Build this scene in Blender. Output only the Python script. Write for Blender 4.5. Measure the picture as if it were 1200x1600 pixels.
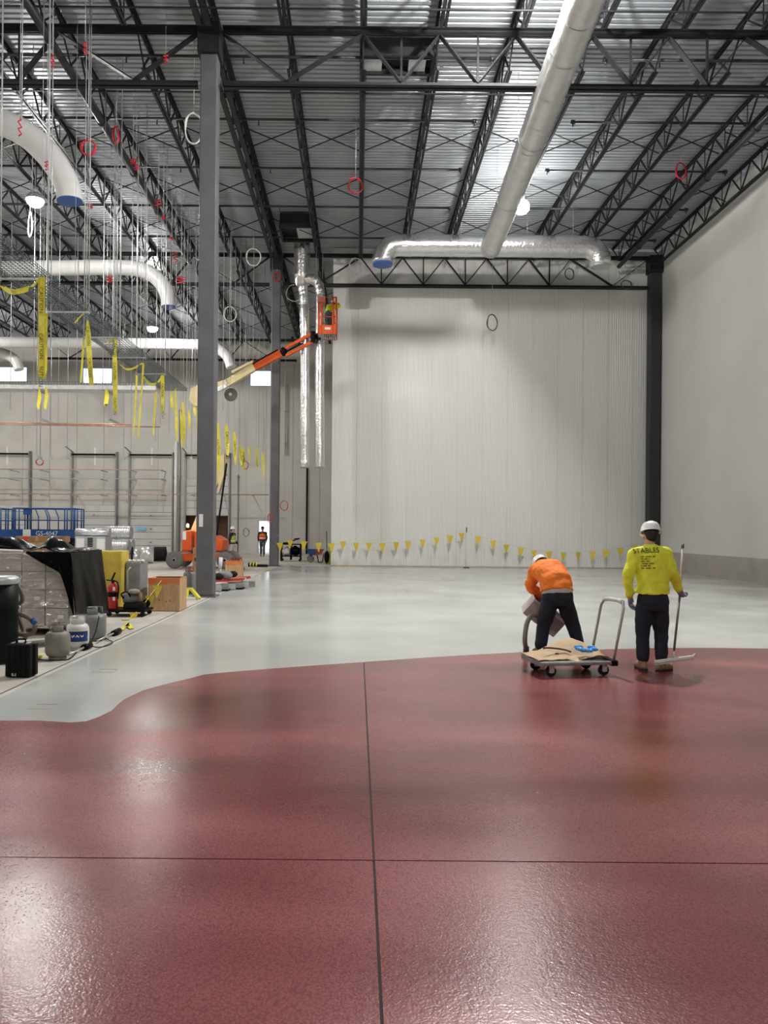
import bpy, bmesh, math, random
from mathutils import Vector, Matrix, Euler
random.seed(7)
PI = math.pi
S = bpy.context.scene
for o in list(bpy.data.objects): bpy.data.objects.remove(o)
COL = S.collection
# ---------------------------------------------------------------- camera, world, exposure
CAMH, FPX, VX, VY, ROLL = 1.7, 1200.0, 558.0, 827.0, 0.0087
cd = bpy.data.cameras.new('camera'); cam = bpy.data.objects.new('camera', cd); COL.objects.link(cam)
cam.location = (0, 0, CAMH); cam.rotation_euler = (PI/2, -ROLL, 0)
cd.sensor_fit = 'VERTICAL'; cd.sensor_height = 24; cd.lens = FPX/1600*24
cd.shift_x = (600-VX)/1600; cd.shift_y = (VY-800)/1600
cd.clip_start = .05; cd.clip_end = 300
S.camera = cam
w = bpy.data.worlds.new('daylight'); S.world = w; w.use_nodes = True
w.node_tree.nodes['Background'].inputs[0].default_value = (.80, .90, 1, 1)
w.node_tree.nodes['Background'].inputs[1].default_value = 2.5
S.view_settings.view_transform = 'Standard'; S.view_settings.look = 'None'
S.view_settings.gamma = 1; S.view_settings.use_curve_mapping = False
S.view_settings.exposure = 0.0
LAMP_POWER = 455.0

def P(px, py, Y):                      # photo pixel at a known distance -> world point
    dx, dy = px-VX, py-VY
    x, y = dx+dy*ROLL, dy-dx*ROLL
    return Vector((x/FPX*Y, Y, CAMH-y/FPX*Y))
def F(px, py):                         # photo pixel on the floor -> world point
    dx, dy = px-VX, py-VY
    Y = FPX*CAMH/(dy-dx*ROLL)
    return Vector(((dx+dy*ROLL)/FPX*Y, Y, 0))

# ---------------------------------------------------------------- mesh collector
class MB:
    def __init__(s): s.v = []; s.f = []; s.s = []
    def add(s, vs, fs, sm=False):
        b = len(s.v); s.v += [Vector(p) for p in vs]
        for f in fs: s.f.append([b+i for i in f]); s.s.append(sm)
        return s
    def box(s, x0, x1, y0, y1, z0, z1):
        return s.add([(x0,y0,z0),(x1,y0,z0),(x1,y1,z0),(x0,y1,z0),(x0,y0,z1),(x1,y0,z1),(x1,y1,z1),(x0,y1,z1)],
              [(0,3,2,1),(4,5,6,7),(0,1,5,4),(1,2,6,5),(2,3,7,6),(3,0,4,7)])
    def cbox(s, c, d, M=None):
        n = MB().box(-d[0]/2,d[0]/2,-d[1]/2,d[1]/2,-d[2]/2,d[2]/2)
        c = Vector(c)
        return s.add([(M@p if M else p)+c for p in n.v], n.f)
    def bar(s, p0, p1, w, h, up=(0,0,1)):
        p0, p1 = Vector(p0), Vector(p1); d = p1-p0; L = d.length
        if L < 1e-6: return s
        z = d/L; u = Vector(up)
        if abs(z.dot(u)) > .98: u = Vector((0,1,0))
        x = u.cross(z).normalized(); y = z.cross(x)
        M = Matrix((x, y, z)).transposed()
        return s.cbox((p0+p1)/2, (w, h, L), M)
    def ring(s, c, x, y, rx, ry, n):
        return [c+x*(rx*math.cos(2*PI*i/n))+y*(ry*math.sin(2*PI*i/n)) for i in range(n)]
    def loft(s, rings, cap=True, closed=False, sm=True):
        n = len(rings[0]); b = len(s.v)
        for r in rings: s.v += [Vector(p) for p in r]
        m = len(rings)
        for j in range(m if closed else m-1):
            a = b+j*n; c = b+((j+1) % m)*n
            for i in range(n):
                k = (i+1) % n
                s.f.append([a+i, a+k, c+k, c+i]); s.s.append(sm)
        if cap and not closed:
            s.f.append([b+i for i in range(n-1, -1, -1)]); s.s.append(False)
            s.f.append([b+(m-1)*n+i for i in range(n)]); s.s.append(False)
        return s
    def tube(s, pts, r, n=8, cap=True, closed=False, up=None, flat=1.0):
        pts = [Vector(p) for p in pts]; m = len(pts); rings = []
        R = r if isinstance(r, (list, tuple)) else [r]*m
        x = None
        for i, p in enumerate(pts):
            if closed: d = pts[(i+1) % m]-pts[i-1]
            else: d = pts[min(i+1, m-1)]-pts[max(i-1, 0)]
            if d.length < 1e-9: d = Vector((0,0,1))
            d.normalize()
            if x is None:
                u = Vector(up) if up else (Vector((0,0,1)) if abs(d.z) < .9 else Vector((1,0,0)))
                x = u.cross(d).normalized()
            else:
                x = (x-d*x.dot(d))
                if x.length < 1e-6: x = d.orthogonal()
                x.normalize()
            y = d.cross(x)
            rings.append(s.ring(p, x, y, R[i], R[i]*flat, n))
        return s.loft(rings, cap, closed)
    def cyl(s, p0, p1, r, r1=None, n=12, cap=True):
        return s.tube([p0, p1], [r, r if r1 is None else r1], n, cap)
    def lathe(s, prof, c=(0,0,0), n=16, M=None, cap=True):
        c = Vector(c); rings = []
        for r, z in prof:
            ring = [Vector((r*math.cos(2*PI*i/n), r*math.sin(2*PI*i/n), z)) for i in range(n)]
            rings.append([(M@p if M else p)+c for p in ring])
        return s.loft(rings, cap)
    def ell(s, c, rx, ry, rz, n=14, m=8, M=None):
        prof = []
        for j in range(m+1):
            a = -PI/2+PI*j/m; prof.append((max(math.cos(a), .02), math.sin(a)))
        c = Vector(c); rings = []
        for r, z in prof:
            ring = [Vector((rx*r*math.cos(2*PI*i/n), ry*r*math.sin(2*PI*i/n), rz*z)) for i in range(n)]
            rings.append([(M@p if M else p)+c for p in ring])
        return s.loft(rings, True)
    def prism(s, poly, d0, d1, plane='xz'):
        n = len(poly)
        mk = {'xz': lambda a, b, d: (a, d, b), 'xy': lambda a, b, d: (a, b, d), 'yz': lambda a, b, d: (d, a, b)}[plane]
        vs = [mk(a, b, d0) for a, b in poly]+[mk(a, b, d1) for a, b in poly]
        fs = [list(range(n)), list(range(2*n-1, n-1, -1))]+[[i, i+n, (i+1) % n+n, (i+1) % n] for i in range(n)]
        return s.add(vs, fs)
    def strip(s, pts, wvec, th=.0):    # ribbon: centre points and half-width vectors
        b = len(s.v); n = len(pts)
        for p, q in zip(pts, wvec): s.v += [Vector(p)-Vector(q), Vector(p)+Vector(q)]
        for i in range(n-1): s.f.append([b+2*i, b+2*i+1, b+2*i+3, b+2*i+2]); s.s.append(True)
        return s
    def mesh(s, name, recalc=True):
        me = bpy.data.meshes.new(name); me.from_pydata([tuple(p) for p in s.v], [], s.f)
        me.polygons.foreach_set('use_smooth', s.s)
        if recalc:
            bm = bmesh.new(); bm.from_mesh(me); bmesh.ops.recalc_face_normals(bm, faces=bm.faces); bm.to_mesh(me); bm.free()
        me.update(); return me
    def build(s, name, mat, parent=None, local=False, bevel=0, recalc=True):
        """one mesh object; world coordinates in, unless local"""
        off = Vector((0,0,0))
        if not local:
            if parent is not None: off = WLOC[parent.name]
            else:
                xs = [p.x for p in s.v]; ys = [p.y for p in s.v]; zs = [p.z for p in s.v]
                off = Vector(((min(xs)+max(xs))/2, (min(ys)+max(ys))/2, min(zs)))
            s.v = [p-off for p in s.v]
        me = s.mesh(name, recalc); me.materials.append(mat)
        o = bpy.data.objects.new(name, me); COL.objects.link(o)
        if parent is not None: o.parent = parent; WLOC[o.name] = WLOC.get(parent.name, Vector())
        else:
            if not local: o.location = off
            WLOC[o.name] = off if not local else Vector()
        if bevel:
            m = o.modifiers.new('bevel', 'BEVEL'); m.width = bevel; m.segments = 2; m.limit_method = 'ANGLE'
        return o
WLOC = {}
def tag(o, label, cat, group=None):
    o['label'] = label; o['category'] = cat
    if group: o['group'] = group
    return o
def thing(name, label, cat, loc=(0,0,0), rotz=0, group=None):
    o = bpy.data.objects.new(name, None); COL.objects.link(o); o.empty_display_size = .1
    o.location = loc; o.rotation_euler = (0,0,rotz); WLOC[o.name] = Vector(loc)
    return tag(o, label, cat, group)
ORD = 'first second third fourth fifth sixth seventh eighth ninth tenth eleventh twelfth thirteenth fourteenth fifteenth sixteenth seventeenth eighteenth nineteenth twentieth twenty-first twenty-second twenty-third'.split()
def struct(o): o['kind'] = 'structure'; return o
def dup(o, parent=None, loc=None, rotz=None):
    c = o.copy(); COL.objects.link(c); c.parent = parent
    if loc is not None: c.location = loc
    if rotz is not None: c.rotation_euler = (0,0,rotz)
    WLOC[c.name] = Vector(c.location)
    for ch in list(o.children):
        dup(ch, c)
    return c
def inst(name, me, parent=None, loc=(0,0,0), rot=(0,0,0), scale=(1,1,1)):
    o = bpy.data.objects.new(name, me); COL.objects.link(o); o.parent = parent
    o.location = loc; o.rotation_euler = rot; o.scale = scale
    WLOC[o.name] = Vector(loc); return o
def arc(c, r, a0, a1, n, ax=(1,0,0), ay=(0,0,1)):
    c = Vector(c); ax = Vector(ax); ay = Vector(ay)
    return [c+ax*(r*math.cos(a0+(a1-a0)*i/n))+ay*(r*math.sin(a0+(a1-a0)*i/n)) for i in range(n+1)]
def smooth_path(pts, n=8):
    pts = [Vector(p) for p in pts]; out = []
    for i in range(len(pts)-1):
        p0 = pts[max(i-1,0)]; p1 = pts[i]; p2 = pts[i+1]; p3 = pts[min(i+2,len(pts)-1)]
        for k in range(n):
            t = k/n
            out.append(.5*((2*p1)+(p2-p0)*t+(2*p0-5*p1+4*p2-p3)*t*t+(3*p1-p0-3*p2+p3)*t**3))
    out.append(pts[-1]); return out

# ---------------------------------------------------------------- materials
def srgb(r, g, b):
    f = lambda c: (c/255/12.92) if c/255 <= .04045 else ((c/255+.055)/1.055)**2.4
    return (f(r), f(g), f(b), 1)
def mat(name, col, rough=.5, metal=0, noise=0, nscale=8, bump=0, bscale=30, col2=None, coat=0, alpha=1, trans=0, stretch=None, rnoise=0, spec=.5, bdist=.01):
    m = bpy.data.materials.new(name); m.use_nodes = True
    nt = m.node_tree; b = nt.nodes['Principled BSDF']; L = nt.links
    col = tuple(col)[:3]+(1,)
    b.inputs['Base Color'].default_value = col; b.inputs['Roughness'].default_value = rough
    b.inputs['Metallic'].default_value = metal; b.inputs['Coat Weight'].default_value = coat
    b.inputs['Alpha'].default_value = alpha; b.inputs['Transmission Weight'].default_value = trans
    b.inputs['Specular IOR Level'].default_value = spec
    def vec():
        tc = nt.nodes.new('ShaderNodeTexCoord'); 
        if stretch:
            mp = nt.nodes.new('ShaderNodeMapping'); mp.inputs['Scale'].default_value = stretch
            L.new(tc.outputs['Object'], mp.inputs[0]); return mp.outputs[0]
        return tc.outputs['Object']
    v = vec() if (noise or bump or rnoise or col2) else None
    if noise or col2:
        n = nt.nodes.new('ShaderNodeTexNoise'); n.inputs['Scale'].default_value = nscale; n.inputs['Detail'].default_value = 5
        L.new(v, n.inputs['Vector'])
        r = nt.nodes.new('ShaderNodeValToRGB')
        c2 = tuple(col2)[:3]+(1,) if col2 else tuple(max(0, c*(1-noise)) for c in col[:3])+(1,)
        c1 = col if col2 else tuple(min(1, c*(1+noise)) for c in col[:3])+(1,)
        r.color_ramp.elements[0].position = .35; r.color_ramp.elements[1].position = .65
        r.color_ramp.elements[0].color = c2; r.color_ramp.elements[1].color = c1
        L.new(n.outputs['Fac'], r.inputs[0]); L.new(r.outputs[0], b.inputs['Base Color'])
        if rnoise:
            mr = nt.nodes.new('ShaderNodeMapRange'); mr.inputs[1].default_value = .3; mr.inputs[2].default_value = .7
            mr.inputs[3].default_value = max(.02, rough-rnoise); mr.inputs[4].default_value = rough+rnoise
            L.new(n.outputs['Fac'], mr.inputs[0]); L.new(mr.outputs[0], b.inputs['Roughness'])
    if bump:
        n2 = nt.nodes.new('ShaderNodeTexNoise'); n2.inputs['Scale'].default_value = bscale; n2.inputs['Detail'].default_value = 4
        L.new(v, n2.inputs['Vector'])
        bp = nt.nodes.new('ShaderNodeBump'); bp.inputs['Strength'].default_value = bump; bp.inputs['Distance'].default_value = bdist
        L.new(n2.outputs['Fac'], bp.inputs['Height']); L.new(bp.outputs[0], b.inputs['Normal'])
    return m
def emit(name, col, st):
    m = bpy.data.materials.new(name); m.use_nodes = True; nt = m.node_tree
    b = nt.nodes['Principled BSDF']; b.inputs['Base Color'].default_value = (*col, 1)
    b.inputs['Emission Color'].default_value = (*col, 1); b.inputs['Emission Strength'].default_value = st
    return m
M = {}
M['steel'] = mat('dark_painted_steel', (.013,.014,.016), .55, noise=.2, nscale=3, spec=.35)
M['column'] = mat('grey_primed_steel', (.105,.105,.115), .5, noise=.12, nscale=2.5)
M['column_dark'] = mat('charcoal_primed_steel', (.03,.03,.032), .5, noise=.12, nscale=2.5)
M['pipe_black'] = mat('black_iron_pipe', (.018,.018,.02), .45)
M['deck'] = mat('galvanised_deck', (.40,.43,.46), .42, .35, noise=.10, nscale=.5)
M['panel'] = mat('white_insulated_panel', (.70,.70,.665), .32, noise=.02, nscale=.6)
M['drywall'] = mat('off_white_wall_finish', (.66,.655,.62), .55, noise=.03, nscale=.5)
M['plinth'] = mat('grey_beige_wall_base', (.40,.365,.335), .5, noise=.08, nscale=1.5)
M['farwall'] = mat('beige_precast_panel', (.56,.54,.50), .6, noise=.06, nscale=.7)
M['concrete'] = mat('dusty_concrete', (.49,.46,.41), .7, noise=.13, nscale=1.3, bump=.15, bscale=18)
M['galv'] = mat('galvanised_sheet', (.75,.76,.77), .3, .6, noise=.10, nscale=5)
M['galv_dull'] = mat('dull_zinc_strut', (.50,.52,.53), .45, .6, noise=.1, nscale=6)
M['rod'] = mat('zinc_threaded_rod', (.52,.53,.54), .4, .25)
M['white_duct'] = mat('white_jacketed_duct', (.74,.74,.73), .35, noise=.03, nscale=3, bump=.1, bscale=4)
M['foil'] = mat('foil_insulation_jacket', (.78,.78,.77), .24, .9, noise=.05, nscale=5, bump=.8, bscale=9, bdist=.03)
M['foil_soft'] = mat('foil_faced_duct_wrap', (.72,.72,.71), .33, .6, noise=.06, nscale=4, bump=.5, bscale=6, bdist=.03)
M['blue_film'] = mat('blue_protective_film', (.03,.12,.42), .4)
M['black'] = mat('black_plastic', (.005,.005,.006), .55, spec=.13)
M['rubber'] = mat('black_rubber', (.010,.010,.010), .75, spec=.3)
M['sheet'] = mat('black_polythene_sheet', (.002,.002,.0025), .25, bump=.25, bscale=3, bdist=.05, spec=.055)
M['white'] = mat('white_paint', (.78,.78,.77), .4)
def lamp_mat(k): return emit('lit_lamp_globe', (1, .975, .94), LAMP_POWER*k)
M['red'] = mat('red_cable_jacket', (.60,.02,.035), .45)
M['red_paint'] = mat('red_paint', (.45,.02,.02), .35)
M['copper'] = mat('copper_pipe', (.62,.36,.27), .4, .5, noise=.15, nscale=3)
M['glass'] = mat('window_glass', (.9,.95,1), .02, trans=1)
# ================================================================ STRUCTURE
XL, XR, YF, YB, YFAR = -30.0, 13.65, -12.0, 35.0, 52.0
XW = -1.19                      # free end of the panel wall
DECKZ, JT, JB, GT, GB = 14.55, 14.47, 13.64, 14.05, 12.75
YG = [3.45, 19.1, 34.75, 50.4]  # girder lines
COLX, PITCH = -3.75, 1.9        # left column line, joist spacing
EDGE = -3.52                    # edge of the coated floor

# ---- floor materials
def red_mat():
    m = bpy.data.materials.new('red_broadcast_coating'); m.use_nodes = True; nt = m.node_tree; L = nt.links
    b = nt.nodes['Principled BSDF']; b.inputs['Specular IOR Level'].default_value = .75
    tc = nt.nodes.new('ShaderNodeTexCoord')
    def noise(scale, det, vec, dist=0):
        n = nt.nodes.new('ShaderNodeTexNoise'); n.inputs['Scale'].default_value = scale; n.inputs['Detail'].default_value = det; n.inputs['Distortion'].default_value = dist
        L.new(vec, n.inputs['Vector']); return n.outputs['Fac']
    mp = nt.nodes.new('ShaderNodeMapping'); mp.inputs['Scale'].default_value = (.6, 1.15, 1); L.new(tc.outputs['Object'], mp.inputs[0])
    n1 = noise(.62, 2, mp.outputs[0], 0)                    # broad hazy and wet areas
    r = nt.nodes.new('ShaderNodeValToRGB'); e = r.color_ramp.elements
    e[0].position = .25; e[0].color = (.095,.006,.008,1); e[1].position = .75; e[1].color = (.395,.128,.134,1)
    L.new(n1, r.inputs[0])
    v = nt.nodes.new('ShaderNodeTexVoronoi'); v.inputs['Scale'].default_value = 95; L.new(tc.outputs['Object'], v.inputs['Vector'])
    rr = nt.nodes.new('ShaderNodeValToRGB'); rr.color_ramp.elements[0].color = (1.3,1.25,1.25,1); rr.color_ramp.elements[1].color = (.55,.5,.5,1); rr.color_ramp.elements[1].position = .8
    L.new(v.outputs['Distance'], rr.inputs[0])
    mx = nt.nodes.new('ShaderNodeMix'); mx.data_type = 'RGBA'; mx.blend_type = 'MULTIPLY'; mx.inputs[0].default_value = .8
    L.new(r.outputs[0], mx.inputs[6]); L.new(rr.outputs[0], mx.inputs[7]); L.new(mx.outputs[2], b.inputs['Base Color'])
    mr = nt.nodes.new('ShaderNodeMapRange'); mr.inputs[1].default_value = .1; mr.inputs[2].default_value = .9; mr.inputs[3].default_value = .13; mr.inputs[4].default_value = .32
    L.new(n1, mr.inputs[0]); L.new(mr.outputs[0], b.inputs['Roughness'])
    n3 = noise(88, 1, tc.outputs['Object']); n4 = noise(30, 1, tc.outputs['Object'])
    ad = nt.nodes.new('ShaderNodeMath'); ad.operation = 'ADD'; L.new(n3, ad.inputs[0]); L.new(n4, ad.inputs[1])
    bp = nt.nodes.new('ShaderNodeBump'); bp.inputs['Strength'].default_value = .5; bp.inputs['Distance'].default_value = .0018
    L.new(ad.outputs[0], bp.inputs['Height']); L.new(bp.outputs[0], b.inputs['Normal'])
    return m
M['red_floor'] = red_mat()
M['grey_floor'] = mat('grey_epoxy_coating', (.50,.515,.495), .20, noise=.07, nscale=.45, bump=.06, bscale=7, rnoise=.07)
M['joint'] = mat('dark_joint_filler', (.035,.018,.018), .8)

fl = struct(MB().box(XL, XR, YF, YFAR+14, -.30, -.006).build('floor', M['concrete']))
# grey coating: everything right of EDGE up to the panel wall, behind the red edge; the red one lies over it
grey = MB().box(EDGE, XR, YF, YB-.02, -.006, 0).build('grey_coating', M['grey_floor'], fl)
grey['label'] = 'smooth pale grey epoxy floor coating'
seam = MB()
seam.box(EDGE-.10, EDGE-.085, 2, YB, -.006, -.003)
seam.build('slab_joint', M['joint'], fl)
edge_px = [(-90,1128),(0,1127),(60,1127),(110,1130),(135,1128),(155,1121),(175,1111),(183,1103),(195,1093),(225,1079),(262,1069),(300,1060),(318,1055),(345,1052),
           (430,1045),(500,1040),(570,1035),(640,1030),(700,1026),(790,1021),(860,1018),(950,1015),(1040,1013),(1120,1013),(1200,1014),(1330,1017)]
edge = [F(*p) for p in edge_px]
JX, JY = .10, 3.93
def edge_y(x):
    for a, b in zip(edge, edge[1:]):
        if a.x <= x <= b.x: return a.y+(b.y-a.y)*(x-a.x)/(b.x-a.x)
    return edge[0].y if x < edge[0].x else edge[-1].y
def slab(xa, xb, ya, yb_edge, yb=None):
    poly = [(xa, ya), (xb, ya)]
    if yb_edge:
        poly.append((xb, edge_y(xb)))
        poly += [(p.x, p.y) for p in reversed(edge) if xa < p.x < xb]
        poly.append((xa, edge_y(xa)))
    else: poly += [(xb, yb), (xa, yb)]
    return MB().prism(poly, .0, .007, 'xy')
g = .006
RX0 = EDGE+.01
for i, (xa, xb, ya, e_, yb_) in enumerate([(RX0, JX-g, YF, 0, JY-g), (JX+g, XR, YF, 0, JY-g), (RX0, JX-g, JY+g, 1, 0), (JX+g, XR, JY+g, 1, 0)]):
    o = slab(xa, xb, ya, e_, yb_).build('red_slab', M['red_floor'], fl)
jf = MB().box(RX0, XR, JY-g, JY+g, .0, .0015); jf.box(JX-g, JX+g, YF, edge_y(JX), .0, .0015)
jf.build('floor_joint', M['joint'], fl)

# ---- walls
wb = struct(MB().box(XW, XR, YB+.03, YB+.18, 0, 14.5).build('wall_back', M['panel']))
npan = 13; pw = (XR-XW)/npan
rib = MB(); nr = 11; pts = []
for i in range(nr):
    a = .008+(pw-.016)*i/nr; d = (pw-.016)/nr
    pts += [(a, 0), (a+d*.62, 0), (a+d*.72, .006), (a+d*.9, .006)]
pts.append((pw-.008, 0))
for (x0, d0), (x1, d1) in zip(pts, pts[1:]):
    rib.add([(x0, d0, 0), (x1, d1, 0), (x1, d1, 14.45), (x0, d0, 14.45)], [(0,1,2,3)])
rib.add([(.008,0,0),(.008,.03,0),(.008,.03,14.45),(.008,0,14.45)], [(0,1,2,3)]); rib.add([(pw-.008,0,0),(pw-.008,.03,0),(pw-.008,.03,14.45),(pw-.008,0,14.45)], [(3,2,1,0)])
rme = rib.mesh('panel', False); rme.materials.append(M['panel'])
for i in range(npan):
    inst('panel', rme, wb, Vector((XW+pw*i, YB, 0))-WLOC[wb.name])
base_strip = MB().box(XW, XR, YB-.012, YB, 0, .06).build('base_flashing', M['plinth'], wb)
# right wall
wr = struct(MB().box(XR, XR+.2, YF, YB+.2, 0, 14.5).build('wall_right', M['drywall']))
yy = YF; 
bl = struct(MB().box(XR-.012, XR, YF, YB, .0, .83).build('baseboard_right', M['plinth']))
struct(MB().box(XL-.2, XL, YF, YFAR+.2, 0, 14.5).build('wall_left', M['farwall']))
struct(MB().box(XL, XR, YF-.2, YF, 0, 14.5).build('wall_front', M['drywall']))
struct(MB().box(4.0, 4.2, YB+.18, YFAR, 0, 14.5).build('wall_inner', M['drywall']))
# far wall with openings
def PX(px, py=827, Y=YFAR): return P(px, py, Y).x
def PZ(px, py, Y=YFAR): return P(px, py, Y).z
wins = []
for (a, b, c, d) in [(-52,43,572,597), (128,176,574,600), (390,425,578,604)]:
    p = P(a, (c+d)/2, YFAR); q = P(b, (c+d)/2, YFAR); wins.append((p.x, q.x, PZ((a+b)/2, d), PZ((a+b)/2, c)))
pa = P(404, 840, YFAR); pb = P(425.5, 840, YFAR); DOOR = (pa.x, pb.x, 0.0, 2.2)
oa = P(287, 835, YFAR); ob = P(356, 835, YFAR); OPEN = (oa.x, ob.x, 0.0, PZ(320, 806))
holes = wins+[DOOR, OPEN]
def wall_cells(x0, x1, z0, z1, y0, y1, mbd):
    xs = sorted({x0, x1}|{v for h in holes for v in h[:2] if x0 < v < x1}); zs = sorted({z0, z1}|{v for h in holes for v in h[2:] if z0 < v < z1})
    for a, b in zip(xs, xs[1:]):
        run = None
        for c, d in zip(zs, zs[1:]):
            inside = any(h[0]-1e-6 <= a and b <= h[1]+1e-6 and h[2]-1e-6 <= c and d <= h[3]+1e-6 for h in holes)
            if not inside: mbd.box(a, b, y0, y1, c, d)
    return mbd
wf = struct(wall_cells(XL, 4.0, 0, 14.5, YFAR+.04, YFAR+.25, MB()).build('wall_far', M['farwall']))
x = XL
while x < 4.0:
    x1 = min(x+1.83, 4.0)
    wall_cells(x+.012, x1-.012, 0, 14.45, YFAR, YFAR+.04, MB()).build('panel', M['farwall'], wf); x = x1
# windows
M['frame'] = mat('pale_window_frame', (.45,.47,.5), .4)
for i, (a, b, c, d) in enumerate(wins):
    f = MB(); t = .06
    f.box(a, b, YFAR-.02, YFAR+.2, c, c+t).box(a, b, YFAR-.02, YFAR+.2, d-t, d).box(a, a+t, YFAR-.02, YFAR+.2, c+t, d-t).box(b-t, b, YFAR-.02, YFAR+.2, c+t, d-t)
    o = struct(f.build('window_%d' % (i+1), M['frame']))
    MB().box(a+t, b-t, YFAR+.1, YFAR+.108, c+t, d-t).build('pane', M['glass'], o)
# ceiling deck, ribs across the building
dk = MB(); y = YF; pr = .2032; prof = []
while y < YFAR+.2:
    prof += [(y, 0), (y+.115, 0), (y+.138, .055), (y+.18, .055)]; y += pr
prof.append((y, 0)); bI = len(dk.v)
for (yy, zz) in prof: dk.v += [Vector((XL, yy, DECKZ+zz)), Vector((XR+.2, yy, DECKZ+zz))]
for i in range(len(prof)-1): dk.f.append([2*i, 2*i+2, 2*i+3, 2*i+1]); dk.s.append(False)
dko = struct(dk.build('ceiling', M['deck'], recalc=False))
MB().box(XL-.2, XR+.2, YF-.2, YFAR+.3, DECKZ+.07, DECKZ+.3).build('roof_board', M['drywall'], dko)

# ---- columns
def column(x, y, top, label, w=.42, m='column', plate=True):
    t = thing('steel_column', label, 'column', (x, y, 0))
    h = w/2
    MB().box(x-h, x+h, y-h, y+h, .03, top-.75).build('shaft', M[m], t, bevel=.025)
    MB().box(x-h-.08, x+h+.08, y-h-.08, y+h+.08, -.004, .03).build('base_plate', M[m], t)
    MB().box(x-h-.06, x+h+.06, y-h-.08, y+h+.08, top-.75, top).build('cap_bracket', M['steel'], t)
    return t
c1 = column(COLX, YG[1], JT-.35, 'tall dark grey steel column beside the plywood box and propane cylinder', .42)
a = P(310.5, 846, YG[1]-.216)
MB().box(a.x+.0, a.x+.1, YG[1]-.216, YG[1]-.2105, 1.73, 2.04).build('paper_notice', M['white'], c1)
column(COLX, YG[2], JT-.35, 'dark grey steel column at the corner of the grey floor by the black cart', .40)
column(13.35, YG[2], JT-.35, 'charcoal steel column in the corner of the white walls', .48, 'column_dark')
column(COLX-9*PITCH, YG[2], JT-.35, 'grey steel column behind the stacks of material', .42)

# ---- joist girders
def girder(y, x0, label):
    """nine joist spaces from x0 to the right"""
    t = thing('joist_girder', label, 'girder', (x0+4.5*PITCH, y, GB))
    x1 = x0+9*PITCH; xa, xz = x0+.31, x1-.31
    for nm, z, hh in (('top_chord', GT, .13), ('bottom_chord', GB, .12)):
        b = MB()
        for s in (-1, 1):
            b.box(xa, xz, y+s*.03-.008, y+s*.03+.008, z-hh/2, z+hh/2)
            yo = (y+.03, y+.14) if s > 0 else (y-.14, y-.03)
            zz = z+hh/2 if nm == 'top_chord' else z-hh/2
            b.box(xa, xz, yo[0], yo[1], zz-.008, zz+.008)
        b.build(nm, M['steel'], t)
    nodes = [(0, 1)]+[(1, 0)]+[(2, 1)]
    k = 2
    while k < 7: nodes += [(k+.5, 0), (k+1, 1)]; k += 1
    nodes += [(8, 0), (9, 1)]
    for (ka, ta), (kb, tb) in zip(nodes, nodes[1:]):
        pa = Vector((x0+ka*PITCH, y, GT-.05 if ta else GB+.05)); pb = Vector((x0+kb*PITCH, y, GT-.05 if tb else GB+.05))
        pa.x = max(pa.x, xa); pb.x = min(pb.x, xz)
        d = MB()
        for s in (-1, 1): d.bar(pa+Vector((0, s*.045, 0)), pb+Vector((0, s*.045, 0)), .03, .085, (0,1,0))
        d.build('diagonal', M['steel'], t)
    for k in [2.5, 3.5, 4.5, 5.5, 6.5]+[1, 8]:
        if k in (1, 8): continue
        MB().bar((x0+k*PITCH, y, GB+.05), (x0+k*PITCH, y, GT-.05), .05, .05).build('vertical', M['steel'], t)
    return t
BAYX = [COLX, COLX-9*PITCH]
girder(YG[1], BAYX[0], 'dark steel joist girder passing over the silver round duct')
girder(YG[1], BAYX[1], 'dark steel joist girder above the curved white duct and hanging rods')
girder(YG[2], BAYX[0], 'dark steel joist girder along the top of the ribbed white wall')
girder(YG[2], BAYX[1], 'dark steel joist girder behind the second white duct')
gf = girder(YG[3], BAYX[1], 'dark steel joist girder along the far dock wall')
for x in (BAYX[1]+.6, BAYX[1]+4.5*PITCH, BAYX[1]+9*PITCH-.6): MB().box(x-.08, x+.08, YG[3]-.1, YFAR-.01, GT+.08, GT+.22).build('wall_bracket', M['steel'], gf)

# ---- bar joists (built once per type, then copied)
def joist(L, name='bar_joist'):
    t = bpy.data.objects.new(name, None); COL.objects.link(t); t.empty_display_size = .1; WLOC[t.name] = Vector()
    tc_ = MB(); bc = MB(); wb_ = MB(); zt = JT-JB
    for s in (-1, 1):
        tc_.box(s*.02-.005, s*.02+.005, 0, L, zt-.08, zt)
        tc_.box(min(s*.02, s*.085), max(s*.02, s*.085), 0, L, zt-.01, zt)
        bc.box(s*.02-.005, s*.02+.005, .85, L-.85, 0, .075)
        bc.box(min(s*.02, s*.08), max(s*.02, s*.08), .85, L-.85, -.006, .006)
    tc_.build('top_chord', M['steel'], t, True); bc.build('bottom_chord', M['steel'], t, True)
    n = int((L-1.7)/1.3); st = (L-1.7)/n; y = .85
    wb_.bar((0, .05, zt-.05), (0, .9, .04), .035, .035); wb_.bar((0, L-.05, zt-.05), (0, L-.9, .04), .035, .035)
    for i in range(n):
        wb_.bar((0, y, .03), (0, y+st/2, zt-.04), .042, .042); wb_.bar((0, y+st/2, zt-.04), (0, y+st, .03), .042, .042)
        if i % 1 == 0: wb_.bar((0, y+st, .03), (0, y+st, zt-.04), .022, .022)
        y += st
    wb_.build('web', M['steel'], t, True)
    return t
LJ = YG[2]-YG[1]
proto = joist(LJ)
first = True
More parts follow.
